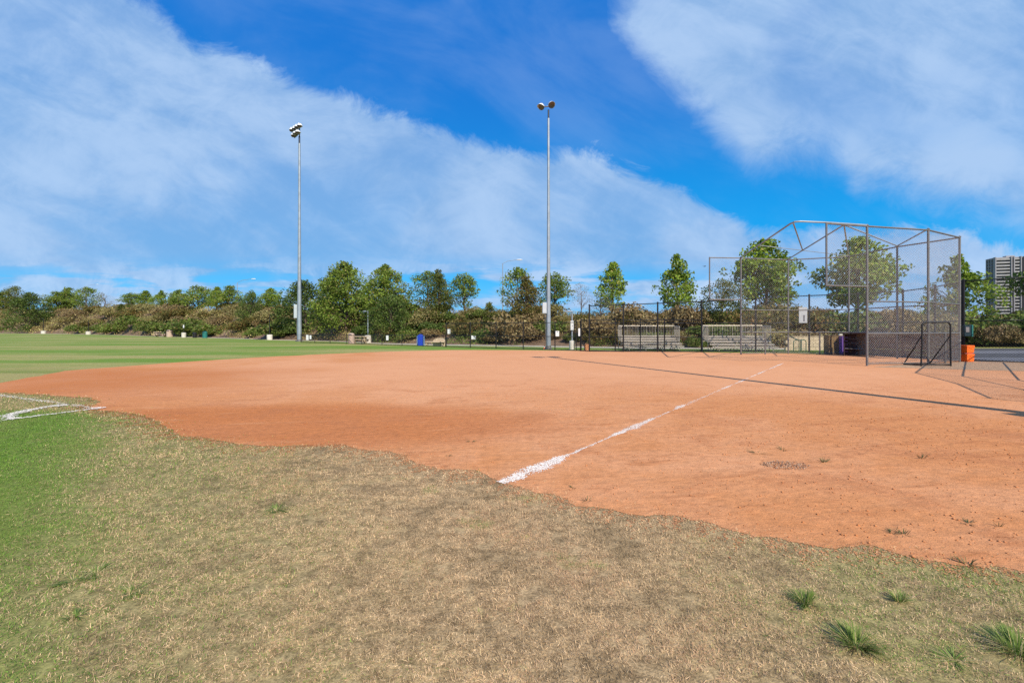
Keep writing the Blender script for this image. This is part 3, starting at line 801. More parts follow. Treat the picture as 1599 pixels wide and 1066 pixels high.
for px0, px1, num in ((-60, 130, 36), (130, 300, 40), (300, 460, 36), (460, 700, 30), (700, 900, 32), (900, 1100, 27), (1100, 1420, 36)):
    for i in range(num):
        px = px0+(px1-px0)*(i+rs.random())/num; q = .04+1.02*rs.random()
        D = float(bank_foot(px))+q*float(np.interp(px, BPX, BT))
        nz = float(fbm(np.array(px/70.), np.array(q*3.), 61, 3)); r = rs.random()
        if px < 460: k = ('green' if (q < .4 and nz > .42) else 'brown' if r < .42 else 'straw' if r < .84 else 'rust')
        elif px < 700: k = 'dark' if r < .3 else 'rust' if r < .55 else 'brown'
        elif q > .7: k = 'rust' if r < .35 else 'straw' if r < .6 else 'green' if r < .85 else 'brown'
        else: k = 'brown' if r < .40 else 'rust' if r < .72 else 'straw' if r < .86 else 'green'
        if px < 460:
            hh = (1.3+1.3*rs.random())*(1.35 if px < 300 else 1.); ww = hh*(2.0+.9*rs.random())
        else: hh = .6+1.5*rs.random()**1.6; ww = hh*(1.6+1.0*rs.random())
        shrub(k, px, D, ww, hh)
# larger shrubs one can tell apart
for k, px, D, w, h, lb in (
  ('brown', 795, 50.3, 5.2, 3.4, 'large dark reddish brown shrub behind the tall black fence, left of the right light pole'),
  ('brown', 838, 52, 3.6, 2.6, 'brown shrub just left of the foot of the right light pole'),
  ('dark', 758, 51.3, 3.4, 1.7, 'low dark shrub behind the small sign on the tall fence'),
  ('rust', 725, 54, 4.4, 2.8, 'rusty shrub above the tan concrete bench'),
  ('green', 640, 56, 3.0, 1.4, 'small green shrub left of the blue bin'),
  ('straw', 668, 59, 4.2, 3.0, 'pale olive shrub behind the blue bin'),
  ('green', 1088, 42, 1.6, 1.3, 'small green shrub between the two bleachers'),
  ('brown', 1072, 47, 4.2, 3.0, 'brown shrub between the bleachers, up the bank'),
  ('brown', 930, 47, 4.4, 2.9, 'brown shrub left of the left bleachers'),
  ('brown', 985, 49, 5.0, 2.8, 'wide brown shrub right behind the left bleachers'),
  ('rust', 1215, 45, 4.6, 3.2, 'rusty shrub behind the grey sign and right bleachers'),
  ('rust', 1265, 45.5, 4.4, 3.3, 'rusty olive shrub right of the grey sign'),
  ('rust', 1165, 46, 4.4, 2.8, 'rusty olive shrub behind the right bleachers'),
  ('brown', 1385, 45, 4.6, 3.2, 'brown shrub seen through the right part of the backstop'),
  ('straw', 1430, 46, 5.0, 3.2, 'pale shrub seen through the right wing of the backstop'),
  ('green', 1330, 45, 5.0, 3.0, 'green shrub above the dark maroon boards'),
  ('straw', 1475, 46, 4.2, 3.0, 'pale shrub behind the end post of the backstop'),
  ('green', 1525, 45.5, 5.0, 3.0, 'green shrub beyond the road, above the orange bins'),
  ('brown', 1552, 43.5, 3.6, 2.4, 'grey brown dry shrub beyond the road at right'),
  ('dark', 1604, 43.8, 5.6, 3.4, 'dark green shrub at the right edge beyond the road'),
  ('green', 1575, 47.5, 6.4, 3.7, 'tall green shrub in front of the foot of the tower'),
  ('green', 1625, 47, 6.4, 4.0, 'tall green shrub at the right edge below the tower'),
  ('dark', 1500, 47, 4.0, 3.2, 'dark shrub under the vivid green tree')):
    shrub(k, px, D, w, h, lb)

# low scrub that covers the soil between the shrubs
def scrub():
    n = 9000; px = -120+1800*rn.rand(n); q = rn.rand(n)*1.15
    f = bank_foot(px); D = f+q*np.interp(px, BPX, BT)
    x = (px-CX)*D/F; z = bank_h(px, D)
    bare = fbm(x*.22, D*.22, 91, 3)
    keep = (bare > .42) | (q > .35); px, D, x, z, q = px[keep], D[keep], x[keep], z[keep], q[keep]; n = len(px)
    k = 16; far = np.clip(D/60, 1, 3)
    P = np.repeat(np.stack([x, D, z], 1), k, 0); fr = np.repeat(far, k)
    d = rn.randn(n*k, 3); d[:, 2] = np.abs(d[:, 2]); P = P+d*np.array([.42, .42, .30])*fr[:, None]
    nz = np.repeat(fbm(px/60., q*3., 61, 3), k); qq = np.repeat(q, k); pxx = np.repeat(px, k); r = rn.rand(n*k)
    brown = np.array([.25, .170, .075]); straw = np.array([.38, .31, .12]); green = np.array([.13, .18, .035])
    gsel = ((nz > .5) & (qq < .5)) | (r < .12)
    ssel = (~gsel) & ((nz < .42) | (r > .75))
    c = np.where(gsel[:, None], green, np.where(ssel[:, None], straw, brown))*(.6+.7*rn.rand(n*k))[:, None]
    V, Fq = leaf_quads(P, .15*fr*(.6+.8*rn.rand(n*k)), rn)
    col = np.concatenate([np.repeat(c, 4, 0), np.ones((n*k*4, 1))], 1)
    return mesh_np('bank_scrub', V, [Fq], None, {'col': col})
m, t, b = new_mat('scrub_mixed'); put(t, b, Base_Color=t.attr('col', 'Color'), Roughness=.8); b.inputs['Specular IOR Level'].default_value = .15
tag(link('bank_scrub', scrub(), m), 'low brown and olive scrub covering the bank', 'scrub', kind='stuff')

# dead leaves and twigs at the foot of the bank behind the fence
# ------------------------------------------------------------------ tufts and weeds
def tuft_mesh(seed, n, rad, h, wd, flat=False):
    rng = np.random.RandomState(seed); V, F4, F3 = [], [], []; a = rng.rand(n)*6.28; a = a+.5*np.sin(a*2+seed)+.3*np.sin(a*3+seed*2); r = rad*.38*np.sqrt(rng.rand(n))
    for i in range(n):
        ln = h*(.55+.6*rng.rand()); out = (.75+.5*rng.rand())*rad if not flat else rad*(.7+.6*rng.rand())
        d = np.array([math.cos(a[i]), math.sin(a[i]), 0]); s = np.array([-d[1], d[0], 0])*wd*(.6+.7*rng.rand())/2
        b = d*r[i]; sp = rng.rand()**.6
        pts = [b+d*out*sp*q+np.array([0, 0, ln*(1-.55*sp*q)*q*(1.0 if not flat else .6)]) for q in (0, .35, .7, 1)]
        k = len(V)
        for j, w in enumerate((.8, 1, .7)): V += [pts[j]-s*w, pts[j]+s*w]
        V.append(pts[3])
        F4 += [(k, k+1, k+3, k+2), (k+2, k+3, k+5, k+4)]; F3.append((k+4, k+5, k+6))
    V = np.array(V); V[:, 2] += .002
    return mesh_np('grass_tuft', V, [np.array(F4), np.array(F3)], {'rnd': np.repeat(rng.rand(n), 7), 'clump': np.repeat(rng.rand(n), 7)})
M['tuft'] = leaf_mat('tuft_green', (.115, .190, .035), (.330, .430, .090), (.62, .50, .24), .22, .35)
M['weed'] = leaf_mat('weed_green', (.065, .075, .025), (.19, .19, .06), (.20, .13, .06), .2, .2)
for px, py, n, rad, h, lb in (
    (1258, 942, 170, .125, .10, 'dense green grass tuft, left of the three on the right of the lawn'),
    (1404, 938, 80, .085, .09, 'small sparse grass tuft nearest the dirt edge at right'),
    (1338, 1008, 230, .165, .125, 'large spiky grass tuft at the lower right, nearest the camera'),
    (1590, 1018, 240, .19, .14, 'spiky grass tuft cut off by the right edge of the photo'),
    (1490, 1030, 60, .12, .05, 'low green grass tuft between the two spiky ones'),
    (432, 796, 130, .16, .05, 'small green grass tuft in the middle of the dry lawn'),
    (205, 925, 60, .13, .05, 'lower left crabgrass tuft of the three in the dry lawn'),
    (115, 908, 55, .16, .05, 'leftmost crabgrass tuft with long pale runners'),
    (150, 895, 70, .16, .05, 'upper crabgrass tuft beside the pale runners'),
    (118, 962, 50, .10, .05, 'lowest crabgrass tuft at the left of the dry lawn')):
    x, y = G(px, py); o = link('grass_tuft', tuft_mesh(px, int(n*1.7), rad*.82, h*(.8 if h > .06 else .55), .0034), M['tuft']); o.location = (x, y, 0); tag(o, lb, 'grass tuft')
for px, py, n, rad, h, lb in (
    (1183, 708, 26, .17, .05, 'flat weed in the dirt, left of the gravelly patch'),
    (1222, 703, 20, .14, .09, 'small leaning weed in the dirt behind the gravelly patch'),
    (1287, 722, 24, .13, .09, 'thin weed in the dirt right of the gravelly patch'),
    (1439, 716, 20, .12, .14, 'upright forked weed in the dirt, right of all the others'),
    (917, 782, 16, .09, .07, 'weed at the edge of the dirt just right of the foul line end'),
    (894, 762, 14, .07, .03, 'tiny flat weed beside the start of the foul line'),
    (1510, 882, 30, .10, .07, 'weed at the grass edge near the right corner of the dirt'),
    (1410, 835, 18, .10, .06, 'pair of thin weeds low in the dirt at right'),
    (1560, 822, 14, .06, .06, 'small weed in the dirt near the right edge of the photo'),
    (1512, 818, 16, .12, .03, 'flat dark weed in the dirt near the right edge'),
    (1392, 832, 16, .07, .04, 'low weed left of the pair of thin weeds'),
    (735, 690, 16, .10, .03, 'flat weed alone in the damp dirt left of the foul line'),
    (700, 712, 12, .07, .03, 'flat weed beside the grass edge left of the foul line'),
    (162, 644, 20, .16, .08, 'brown weed at the tip of the soccer field corner')):
    x, y = G(px, py); o = link('weed', tuft_mesh(px+3, n, rad*.85, h*.8, .006), M['weed']); o.location = (x, y, .004); tag(o, lb, 'weed')
def gravel_patch():
    r_ = np.random.RandomState(8); n = 420; th = r_.rand(n)*6.28; q = np.sqrt(r_.rand(n)); x0, y0 = G(1226, 727)
    P = np.stack([x0+np.cos(th)*q*.28+r_.randn(n)*.03, y0+np.sin(th)*q*.17+r_.randn(n)*.02, .006+.012*r_.rand(n)], 1)
    V, Fq = leaf_quads(P, .022*(.5+r_.rand(n)), r_, .5); return mesh_np('gravel_patch', V, [Fq])
tag(link('gravel_patch', gravel_patch(), simple('dry_debris', (.40, .25, .16), .9, 0, .4, 40)), 'greyish patch of dry debris in the dirt right of the foul line', 'debris', kind='stuff')

# ------------------------------------------------------------------ fences
def fence(name, label, pts, hts, rails, post_r=.03, rail_r=.02, sp=.13, wr=.0035, pm='black', wm='bwire', bottom=.04, posts=None, group=None):
    t = thing(name, label, 'fence', (pts[0][0], pts[0][1], 0), 0, group)
    if not hasattr(hts, '__len__'): hts = [hts]*len(pts)
    for p, h in zip(pts, hts):
        q = MB(); q.tube((p[0], p[1], -.05), (p[0], p[1], h+.03), post_r, post_r, 10)
        q.lathe([(post_r*1.25, 0), (post_r*1.25, .03), (post_r*.5, .07)], 10, Matrix.Translation((p[0], p[1], h+.03)))
        q.build('post', M[pm], t, True, True)
    w = MB()
    for i in range(len(pts)-1):
        a, b2 = pts[i], pts[i+1]; ha, hb = hts[i], hts[i+1]
        w.wires(a, b2, bottom, min(ha, hb), sp, wr)
    for fr in rails:
        r_ = MB()
        for i in range(len(pts)-1):
            z = [(fr if fr > 0 else h+fr) for h in (hts[i], hts[i+1])]
            if min(z) > min(hts[i], hts[i+1])+.02: continue
            r_.tube((pts[i][0], pts[i][1], z[0]), (pts[i+1][0], pts[i+1][1], z[1]), rail_r, rail_r, 8)
        if r_.v: r_.build('rail', M[pm], t, True, True)
    w.build('chain_link', M[wm], t, False, True)
    return t
# low fence along the outfield
lowx = [(470, 57.5), (491.5, 56), (515.5, 54.4), (541, 52.8), (565, 51), (596.5, 48.8), (627.8, 46.9), (660.7, 45.2), (695.7, 43.6)]
fence('low_fence', 'low black chain link fence between the grass and the tall trees', [AT(*p) for p in lowx], [1.02, 1.03, 1.05, 1.07, 1.08, 1.1, 1.12, 1.13, 1.15], [-.02, .06], .032, .024, .17, .0045)
tallx = [(696.8, 43.4), (734.4, 41.6), (774.6, 39.8), (817, 38.2), (866.6, 36.7), (896.6, 36.0)]
fence('black_fence', 'head high black chain link fence behind the far side of the dirt', [AT(*p) for p in tallx], 2.26, [-.02, 1.12, .06], .042, .026, .15, .0042)
fence('gate', 'narrow black chain link gate between two posts beside the lamp with the sign', [AT(899.6, 35.8), AT(906.4, 35.5)], 2.28, [-.02, 1.1, .1], .045, .024, .13, .004)
fence('link_fence', 'head high black chain link fence in front of the left bleachers', [AT(907.5, 35.3), AT(920, 34.9), AT(960.7, 34.6), AT(1000, 34.3), AT(1037.6, 34.1), AT(1095.7, 33.9)], 2.42, [-.02, 1.75, 1.1, .06], .042, .028, .14, .0038)
big = [(920.3, 34.6, 3.5), (973.4, 34.2, 3.56), (1027, 34.1, 3.66), (1095.5, 34.0, 3.78), (1180, 33.9, 4.0), (1263.6, 33.6, 4.2), (1340, 32.6, 4.25), (1410, 30.2, 4.25), (1460, 27.2, 4.25), (1503, 24.7, 4.3)]
fence('tall_fence', 'tall thin black chain link fence passing behind the backstop', [AT(p[0], p[1]) for p in big], [p[2] for p in big], [-.02, 2.15, .06], .058, .034, .20, .0032)
fence('roadside_fence', 'tall black chain link fence at right in front of the asphalt road', [AT(1505, 24.6), AT(1605, 22.6), (29.5, 21.6), (33.5, 20.6)], 4.32, [-.02, 2.15, .06], .05, .026, .125, .0045)
# fence beside the field, out of the picture at right; its shadow falls on the dirt
k40 = 1/math.tan(SUN_EL)
sh = lambda px, py, h: (G(px, py)[0]+SUN_H[0]*h*k40, G(px, py)[1]+SUN_H[1]*h*k40)
q0 = sh(1545, 622, 3.6); q1 = sh(1420, 582, 3.6)
qm = ((q0[0]+q1[0])/2+.25, (q0[1]+q1[1])/2-.25)
fence('side_fence', 'tall galvanised chain link fence along the right side of the dirt, out of the photo', [q0, qm, (q1[0]+.2, q1[1]), (25.6, 21.9)], 3.6, [-.02, 2.4, 1.2, .06], .030, .025, .13, .005, 'galv', 'wire')

# ------------------------------------------------------------------ backstop
def backstop():
    H = 6.5
    pt = lambda px, D: (AT(px, D)[0], AT(px, D)[1])
    P1, P2, P3, P4 = pt(1157, 30.5), pt(1231, 31.3), pt(1325.5, 29.9), pt(1401, 26.35)
    P5, P6, P7 = pt(1354, 21.1), pt(1449.5, 21.9), pt(1498.5, 23.7)
    Q, Rr, A, Tt = pt(1290.5, 20.56), pt(1108, 30.3), pt(1240, 20.3), pt(1318, 21.0)
    t = thing('backstop', 'big galvanised chain link baseball backstop with an overhead frame and two overhanging wings', 'backstop', (P5[0], P5[1], 0))
    for p in (P1, P2, P3, P4, P5, P6, P7):
        q = MB(); q.tube((p[0], p[1], -.1), (p[0], p[1], H), .050, .050, 12); q.lathe([(.07, 0), (.07, .02), (.02, .07)], 12, Matrix.Translation((p[0], p[1], H)))
        for z in (.4, 1.1, 1.9, 2.6, 3.4, 4.1, 4.9, 5.6): q.lathe([(.055, 0), (.062, .015), (.055, .03)], 10, Matrix.Translation((p[0], p[1], z)))
        q.build('post', M['galv'], t, True, True)
    walls = ((P1, P2), (P2, P3), (P3, P4), (P4, P7), (P7, P6), (P6, P5))
    for z, r in ((H-.03, .04), (3.0, .034), (1.5, .036), (.10, .024)):
        q = MB()
        for a, b in walls: q.tube((*a, z), (*b, z), r, r, 10)
        q.build('rail', M['galv'], t, True, True)
    q = MB()                                            # overhanging wings
    for a, b in ((Q, P5), (Rr, P1)):
        q.tube((*a, 3.66), (*a, H), .042, .042, 10); q.tube((*a, 3.68), (*b, 3.68), .038, .038, 10); q.tube((*a, H-.03), (*b, H-.03), .036, .036, 10)
    q.build('wing_frame', M['galv'], t, True, True)
    q = MB(); z = H+.02                                 # overhead frame
    d = Vector((*P1, z)); a2 = Vector((*A, z)); qv = Vector((*Q, z))
    c0 = a2.lerp(d, .05); c1 = a2.lerp(qv, .2)
    q.path([d, c0, a2.lerp((c0+c1)/2, .5), c1, qv, Vector((*P5, z))], .04, 10)
    q.tube((*P2, z), (*Tt, z), .036, .036, 10); q.tube((*Tt, z), (*P4, z), .036, .036, 10)
    m_ = Vector((*P2, z)).lerp(Vector((*Tt, z)), .34); q.tube(c0.lerp(c1, .3), m_, .035, .035, 8)
    q.tube((*Tt, z), (*P3, z-.03), .035, .035, 8); q.tube((*P6, z), (*P4, z), .035, .035, 8)
    q.tube(c0.lerp(d, .55), (*P3, z), .022, .022, 8)
    q.build('overhead_frame', M['pole'], t, True, True)
    for nm, prs, z0, z1 in (('chain_link', ((P6, P5), (P7, P6)), .1, H), ('chain_link', ((P4, P7), (P3, P4), (P2, P3)), .1, H), ('chain_link', ((P1, P2),), .1, H), ('wing_mesh', ((Q, P5),), 3.68, H), ('wing_mesh', ((Rr, P1),), 3.68, H)):
        q = MB()
        for a, b in prs: q.wires(a, b, z0, z1, .125 if P5 in (a, b) or P6 in (a, b) else .15, .0031)
        q.build(nm, M['wire'], t, False, True)
    # short props of the lower rail
    for px, D in ((1195, 30.6), (1280, 30.7), (1476, 22.8)):
        p = pt(px, D); q = MB(); q.tube((*p, -.05), (*p, 1.5), .045, .045, 10); q.build('prop_post', M['galv'], t, True, True)
    # boards at the foot of the back wall (behind the mesh)
    def boards(nm, a, b, z0, z1, off, mat, n):
        a, b = Vector((*a, 0)), Vector((*b, 0)); d = (b-a).normalized(); nr = Vector((-d.y, d.x, 0))
        if nr.y < 0: nr = -nr
        q = MB(); hgt = (z1-z0)/n
        for i in range(n):
            c = (a+b)/2+nr*off; L = (b-a).length-.05
            q.box((c.x, c.y, z0+hgt*(i+.5)), (L, .045, hgt-.012), math.atan2(d.y, d.x), .006)
        q.build(nm, M[mat], t, False, True)
    boards('kick_boards', P3, P4, .05, 1.44, .10, 'brown', 6); boards('kick_boards', P4, P7, .05, 1.44, .10, 'brown', 6)
    return P3
P3 = backstop()

# dark boards, purple bin, brown box and low wall behind the backstop
px_, D_ = 1341, 29.0
t = thing('dugout_bench', 'dark maroon boarded bench box with grey slats behind the front post of the backstop', 'bench', (*AT(1341, 29.0), 0), R(-35))
q = MB()
for i in range(6): q.box((0, .35, .12+.23*i+.02), (1.50, .05, .222), 0, .006)
q.box((-.76, 0, .72), (.06, .75, 1.4), 0, .006); q.box((.76, 0, .72), (.06, .75, 1.4), 0, .006)
q.build('boards', M['maroon'], t)
for z in (.45, .80, 1.10):
    q = MB(); q.box((0, .30-.16*(z < .5), z), (1.44, .05 if z > .5 else .3, .035), 0, .006); q.build('slat', M['slat'], t)
q = MB(); q.box((0, 0, 1.45), (1.62, .86, .05), 0, .008); q.build('lid', M['maroon'], t)

t = thing('purple_bin', 'tall purple bin between the brown box and the dark boards', 'bin', (*AT(1318.5, 30.6), 0), R(-12))
q = MB(); q.lathe([(.20, 0), (.23, .02), (.255, 1.1), (.27, 1.12), (.27, 1.16), (.24, 1.17)], 4, Matrix.Rotation(R(45), 4, 'Z') @ Matrix.Diagonal((1.25, 1.25, 1, 1))); q.build('body', M['purple'], t)
q = MB(); q.box((0, 0, 1.20), (.50, .50, .05), 0, .012); q.box((0, -.12, 1.25), (.2, .16, .05), 0, .01); q.build('lid', M['purple'], t)
t = thing('wooden_box', 'olive brown boarded box left of the purple bin', 'box', (*AT(1302, 31.2), 0), R(-8))
q = MB()
for i in range(6): q.box((-.40+.16*i, -.30, .62), (.152, .03, 1.22), 0, .005); q.box((-.40+.16*i, .30, .62), (.152, .03, 1.22), 0, .005)
q.box((-.485, 0, .62), (.03, .57, 1.22), 0, .005); q.box((.485, 0, .62), (.03, .57, 1.22), 0, .005); q.build('boards', M['box'], t)
q = MB(); q.box((0, 0, 1.26), (1.06, .72, .05), 0, .01); q.build('lid', M['box'], t)
q = MB(); q.box((.36, -.1, 1.335), (.2, .16, .10), 0, .01); o = q.build('carton', M['conc_white'], None, False); o.location = (AT(1302, 31.2)[0], AT(1302, 31.2)[1], 0); o.rotation_euler = (0, 0, R(-8)); tag(o, 'small pale carton lying on the olive brown box', 'carton')
t = thing('low_wall', 'low pale tan block wall behind the green bike rack', 'wall', (*AT(1262, 36.5), 0), R(2))
q = MB(); 
for r_ in range(4):
    for i in range(8):
        q.box((-1.6+.41*i+(.2 if r_ % 2 else 0)-.1, 0, .14+.27*r_), (.402, .2, .262), 0, .012)
q.build('blocks', M['conc_tan'], t)
q = MB(); q.box((-.06, 0, 1.12), (3.5, .26, .06), 0, .01); q.build('cap', M['conc_tan'], t)

t = thing('bike_rack', 'green looped bike rack in front of the low tan wall', 'bike rack', (*AT(1249, 34.9), 0), R(4))
for dx in (-.28, .28):
    q = MB(); q.path([(dx-.22, 0, 0), (dx-.22, 0, .62)]+[(dx-.22*math.cos(a), 0, .70+.2*math.sin(a)) for a in np.linspace(.15, math.pi-.15, 9)]+[(dx+.22, 0, .62), (dx+.22, 0, 0)], .032, 8); q.build('loop', M['greensteel'], t, True)
q = MB(); q.box((0, 0, .22), (1.0, .03, .04)); q.build('crossbar', M['greensteel'], t)

# ------------------------------------------------------------------ portable batting screen
t = thing('batting_screen', 'black framed portable batting screen with rounded top standing before the backstop wing', 'batting screen', (*AT(1462, 20.9), 0), R(4))
q = MB(); w_, h_, r_ = .70, 2.02, .16
arcp = lambda cx, a0, a1: [(cx+r_*math.cos(a), 0, h_-r_+r_*math.sin(a)) for a in np.linspace(a0, a1, 6)]
q.path([(-w_-.05, 0, 0), (-w_, 0, 1.)]+arcp(-w_+r_, math.pi, math.pi/2)+arcp(w_-r_, math.pi/2, 0)+[(w_, 0, 1.), (w_+.02, 0, 0)], .034, 10)
q.tube((-w_, 0, .08), (w_, 0, .08), .026, .026, 8); q.build('frame', M['black'], t, True)
for s_ in (-1, 1):
    q = MB(); q.tube((s_*w_, 0, 1.42), (s_*w_*.94, .95, .03), .026, .026, 8); q.tube((s_*w_*.94, .95, .03), (s_*w_, 0, .05), .022, .022, 8); q.build('brace', M['black'], t, True)
q = MB(); q.tube((-w_*.94, .95, .04), (w_*.94, .95, .04), .024, .024, 8); q.build('rear_bar', M['black'], t, True)
q = MB(); q.wires((-w_+.02, 0), (w_-.02, 0), .1, h_-.04, .075, .0028); q.build('net', M['bwire'], t)

# orange bins, wall box on the fence
for i, (z, lb) in enumerate(((0, 'lower of the two stacked orange plastic bins at the foot of the right fence'), (.445, 'upper of the two stacked orange plastic bins at the foot of the right fence'))):
    t = thing('orange_bin', lb, 'bin', (*AT(1509, 23.9), .01+z), R(6), 'stacked orange bins'); t.scale = (.84, .84, .98)
    q = MB(); q.lathe([(.30, 0), (.335, .03), (.36, .32), (.385, .325), (.385, .36), (.36, .375)], 4, Matrix.Rotation(R(45), 4, 'Z')); q.build('body', M['orange'], t)
    q = MB(); q.box((0, 0, .395), (.53, .53, .04), 0, .012); q.box((0, -.15, .417), (.2, .05, .012), 0, .004); q.build('lid', M['orange'], t)
    q = MB(); q.box((0, -.262, .27), (.16, .03, .035), 0, .008); q.build('handle', M['orange'], t)
t = thing('dispenser_box', 'dark teal dispenser box hung on the right fence above the orange bins', 'dispenser', (*AT(1509.5, 24.35), 1.32), R(-20))
q = MB(); q.box((0, 0, .30), (.30, .22, .60), 0, .02); q.build('body', M['tealdark'], t)
q = MB(); q.box((.19, 0, .30), (.075, .24, .63), 0, .015); q.build('side_panel', M['teal'], t)
q = MB(); q.box((-.02, -.118, .36), (.15, .02, .28), 0, .006); q.build('front_label', M['slat'], t)

# ------------------------------------------------------------------ bleachers
def bleachers(px, D, label, rz):
    t = thing('bleachers', label, 'bleachers', (*AT(px, D), 0), rz, 'aluminium bleachers')
    L = 4.7
    for i in range(5):
        y = -.1+i*.52; z = .36+i*.20
        q = MB(); q.box((0, y, z), (L, .25, .045), 0, .008); q.box((0, y-.118, z-.04), (L, .012, .10)); q.build('seat', M['alu'], t)
        if i:
            q = MB(); q.box((0, y-.30, z-.30), (L, .26, .04), 0, .006); q.box((0, y-.16, z-.22), (L, .02, .13), 0, .004); q.build('footboard', M['alu'], t)
    for x in (-2.0, -.67, .67, 2.0):
        q = MB(); q.box((x, 1.0, .035), (.06, 2.5, .06), 0, .004)
        for i in range(5): q.box((x, -.1+i*.52, (.33+i*.2)/2+.03), (.05, .05, .27+i*.2), 0, .004)
        q.tube((x, -.1, .30), (x, 2.0, 1.1), .025, .025, 6); q.build('frame', M['alu'], t)
    yb = 2.2
    q = MB(); q.tube((-L/2, yb, 2.0), (L/2, yb, 2.0), .03, .03, 8); q.tube((-L/2, yb, 1.02), (L/2, yb, 1.02), .024, .024, 8)
    for i in range(37):
        x = -L/2+L*i/36; q.tube((x, yb, 1.02), (x, yb, 2.0), .013 if i % 6 else .024, None, 6)
    for x in (-L/2, -1.2, 1.2, L/2): q.tube((x, yb, 0), (x, yb, 1.02), .028, .028, 8)
    q.box((0, yb-.03, .85), (L, .03, .28), 0, .006); q.build('back_railing', M['alu'], t)
    for s_ in (-1, 1):
        q = MB(); x = s_*(L/2+.05); q.tube((x, yb, 1.98), (x, 1.0, 1.94), .03, None, 8); q.tube((x, 1.0, 1.94), (x, 1.0, .3), .03, None, 8); q.tube((x, yb, 1.02), (x, 1.0, .72), .022, None, 8)
        for i in range(11):
            f = i/10; y = 1.0+(yb-1.0)*f; q.tube((x, y, .72+.30*f), (x, y, 1.94+.04*f), .014, None, 6)
        q.build('side_railing', M['alu'], t)
bleachers(1021, 36.6, 'aluminium bleachers left of the backstop, standing apart behind the tall fence', R(-1))
bleachers(1164, 34.4, 'aluminium bleachers partly behind the left post of the backstop', R(-2))

# ------------------------------------------------------------------ floodlight poles
def lamp(parent, c, aim, r=.30):
    """one floodlight: bowl with visor, dark reflector and glass"""
    z = Vector(aim).normalized(); M4 = Matrix.Translation(c) @ z.to_track_quat('Z', 'Y').to_matrix().to_4x4()
    q = MB(); q.lathe([(.06*r/.3, -.42*r/.3), (.09*r/.3, -.40*r/.3), (.12*r/.3, -.26*r/.3), (.7*r, -.14*r/.3), (.92*r, -.04*r/.3), (r, .06*r/.3), (r*.97, .06*r/.3), (.88*r, -.03*r/.3), (.5*r, -.11*r/.3)], 18, M4)
    o = q.build('lamp_head', M['lampwhite'], parent, True)
    q = MB(); q.lathe([(.02, -.06*r/.3), (.5*r, -.045*r/.3), (.86*r, -.005)], 18, M4, False); q.lathe([(.86*r, .005), (.955*r, .03)], 18, M4, False); q.build('reflector', M['lampdark'], o, True)
    # visor over the upper half of the rim
    q = MB(); up = (Vector((0, 0, 1))-z*z.z).normalized(); sd = z.cross(up); n_ = 12; vs_ = []
    for k in range(n_+1):
        a = -math.pi*.55+math.pi*1.1*k/n_; d = up*math.cos(a)+sd*math.sin(a)
        ln = (.05+.32*max(0, math.cos(a*.86)))*r/.3
        for rr, zz in ((1.01, .0), (1.04, ln), (1.01, ln), (.985, 0)): vs_.append(Vector(c)+d*r*rr+z*zz)
    fs_ = []
    for k in range(n_):
        for j in range(4): fs_.append((k*4+j, k*4+(j+1) % 4, (k+1)*4+(j+1) % 4, (k+1)*4+j))
    q.add(vs_, fs_); q.build('visor', M['lampwhite'], o)
    q = MB(); q.lathe([(r*1.0, .01), (r*1.03, .03), (r*1.03, .06), (r*1.0, .07)], 18, M4, False); q.build('rim', M['lampshell'], o, True)
def light_pole(px, D, H, rb, rt, label, lamps, aim, box_z, arms, r=.3, xy=None, box=(.42, .3, 1.0), boxside=-1, sc_=1.):
    x, y = xy or AT(px, D)
    t = thing('light_pole', label, 'light pole', (x, y, 0))
    q = MB(); q.lathe([(rb*1.0, 0), (rb*.97, H*.06), (rb*.85, H*.25), (rb*.80, H*.2501), (rb*.6, H*.6), (rb*.57, H*.6001), (rt, H*.965)], 14); q.build('pole', M['pole'], t, True)
    q = MB(); q.lathe([(rt*.78, H*.965), (rt*.78, H)], 12); q.build('pole_top', M['lampshell'], t, True)
    q = MB(); q.lathe([(rb*1.7, -.05), (rb*1.7, .08), (rb*1.15, .10), (rb*1.1, .3), (rb*.9, .32)], 14); q.build('base_collar', M['galv'], t, True)
    bx_ = boxside*(rb+box[0]*.42)
    q = MB(); q.box((bx_, -.05, box_z), box, 0, .02); o = q.build('electrical_box', M['boxgrey'], t)
    q = MB(); q.box((bx_, -.05-box[1]/2-.008, box_z), (box[0]*.86, .016, box[2]*.9), 0, .004); q.build('door', M['boxgrey'], o)
    q = MB(); q.tube((bx_*.9, -.05, box_z-box[2]/2), (bx_*.55, -.05, .2), .03, .03, 6); q.build('conduit', M['galv'], t)
    for (a, b) in arms:
        q = MB(); q.tube(a, b, .05*sc_, .05*sc_, 8); q.build('crossarm', M['galv'], t, True)
    for c in lamps: lamp(t, Vector(c), aim if not isinstance(aim, list) else aim.pop(0), r)
    return t
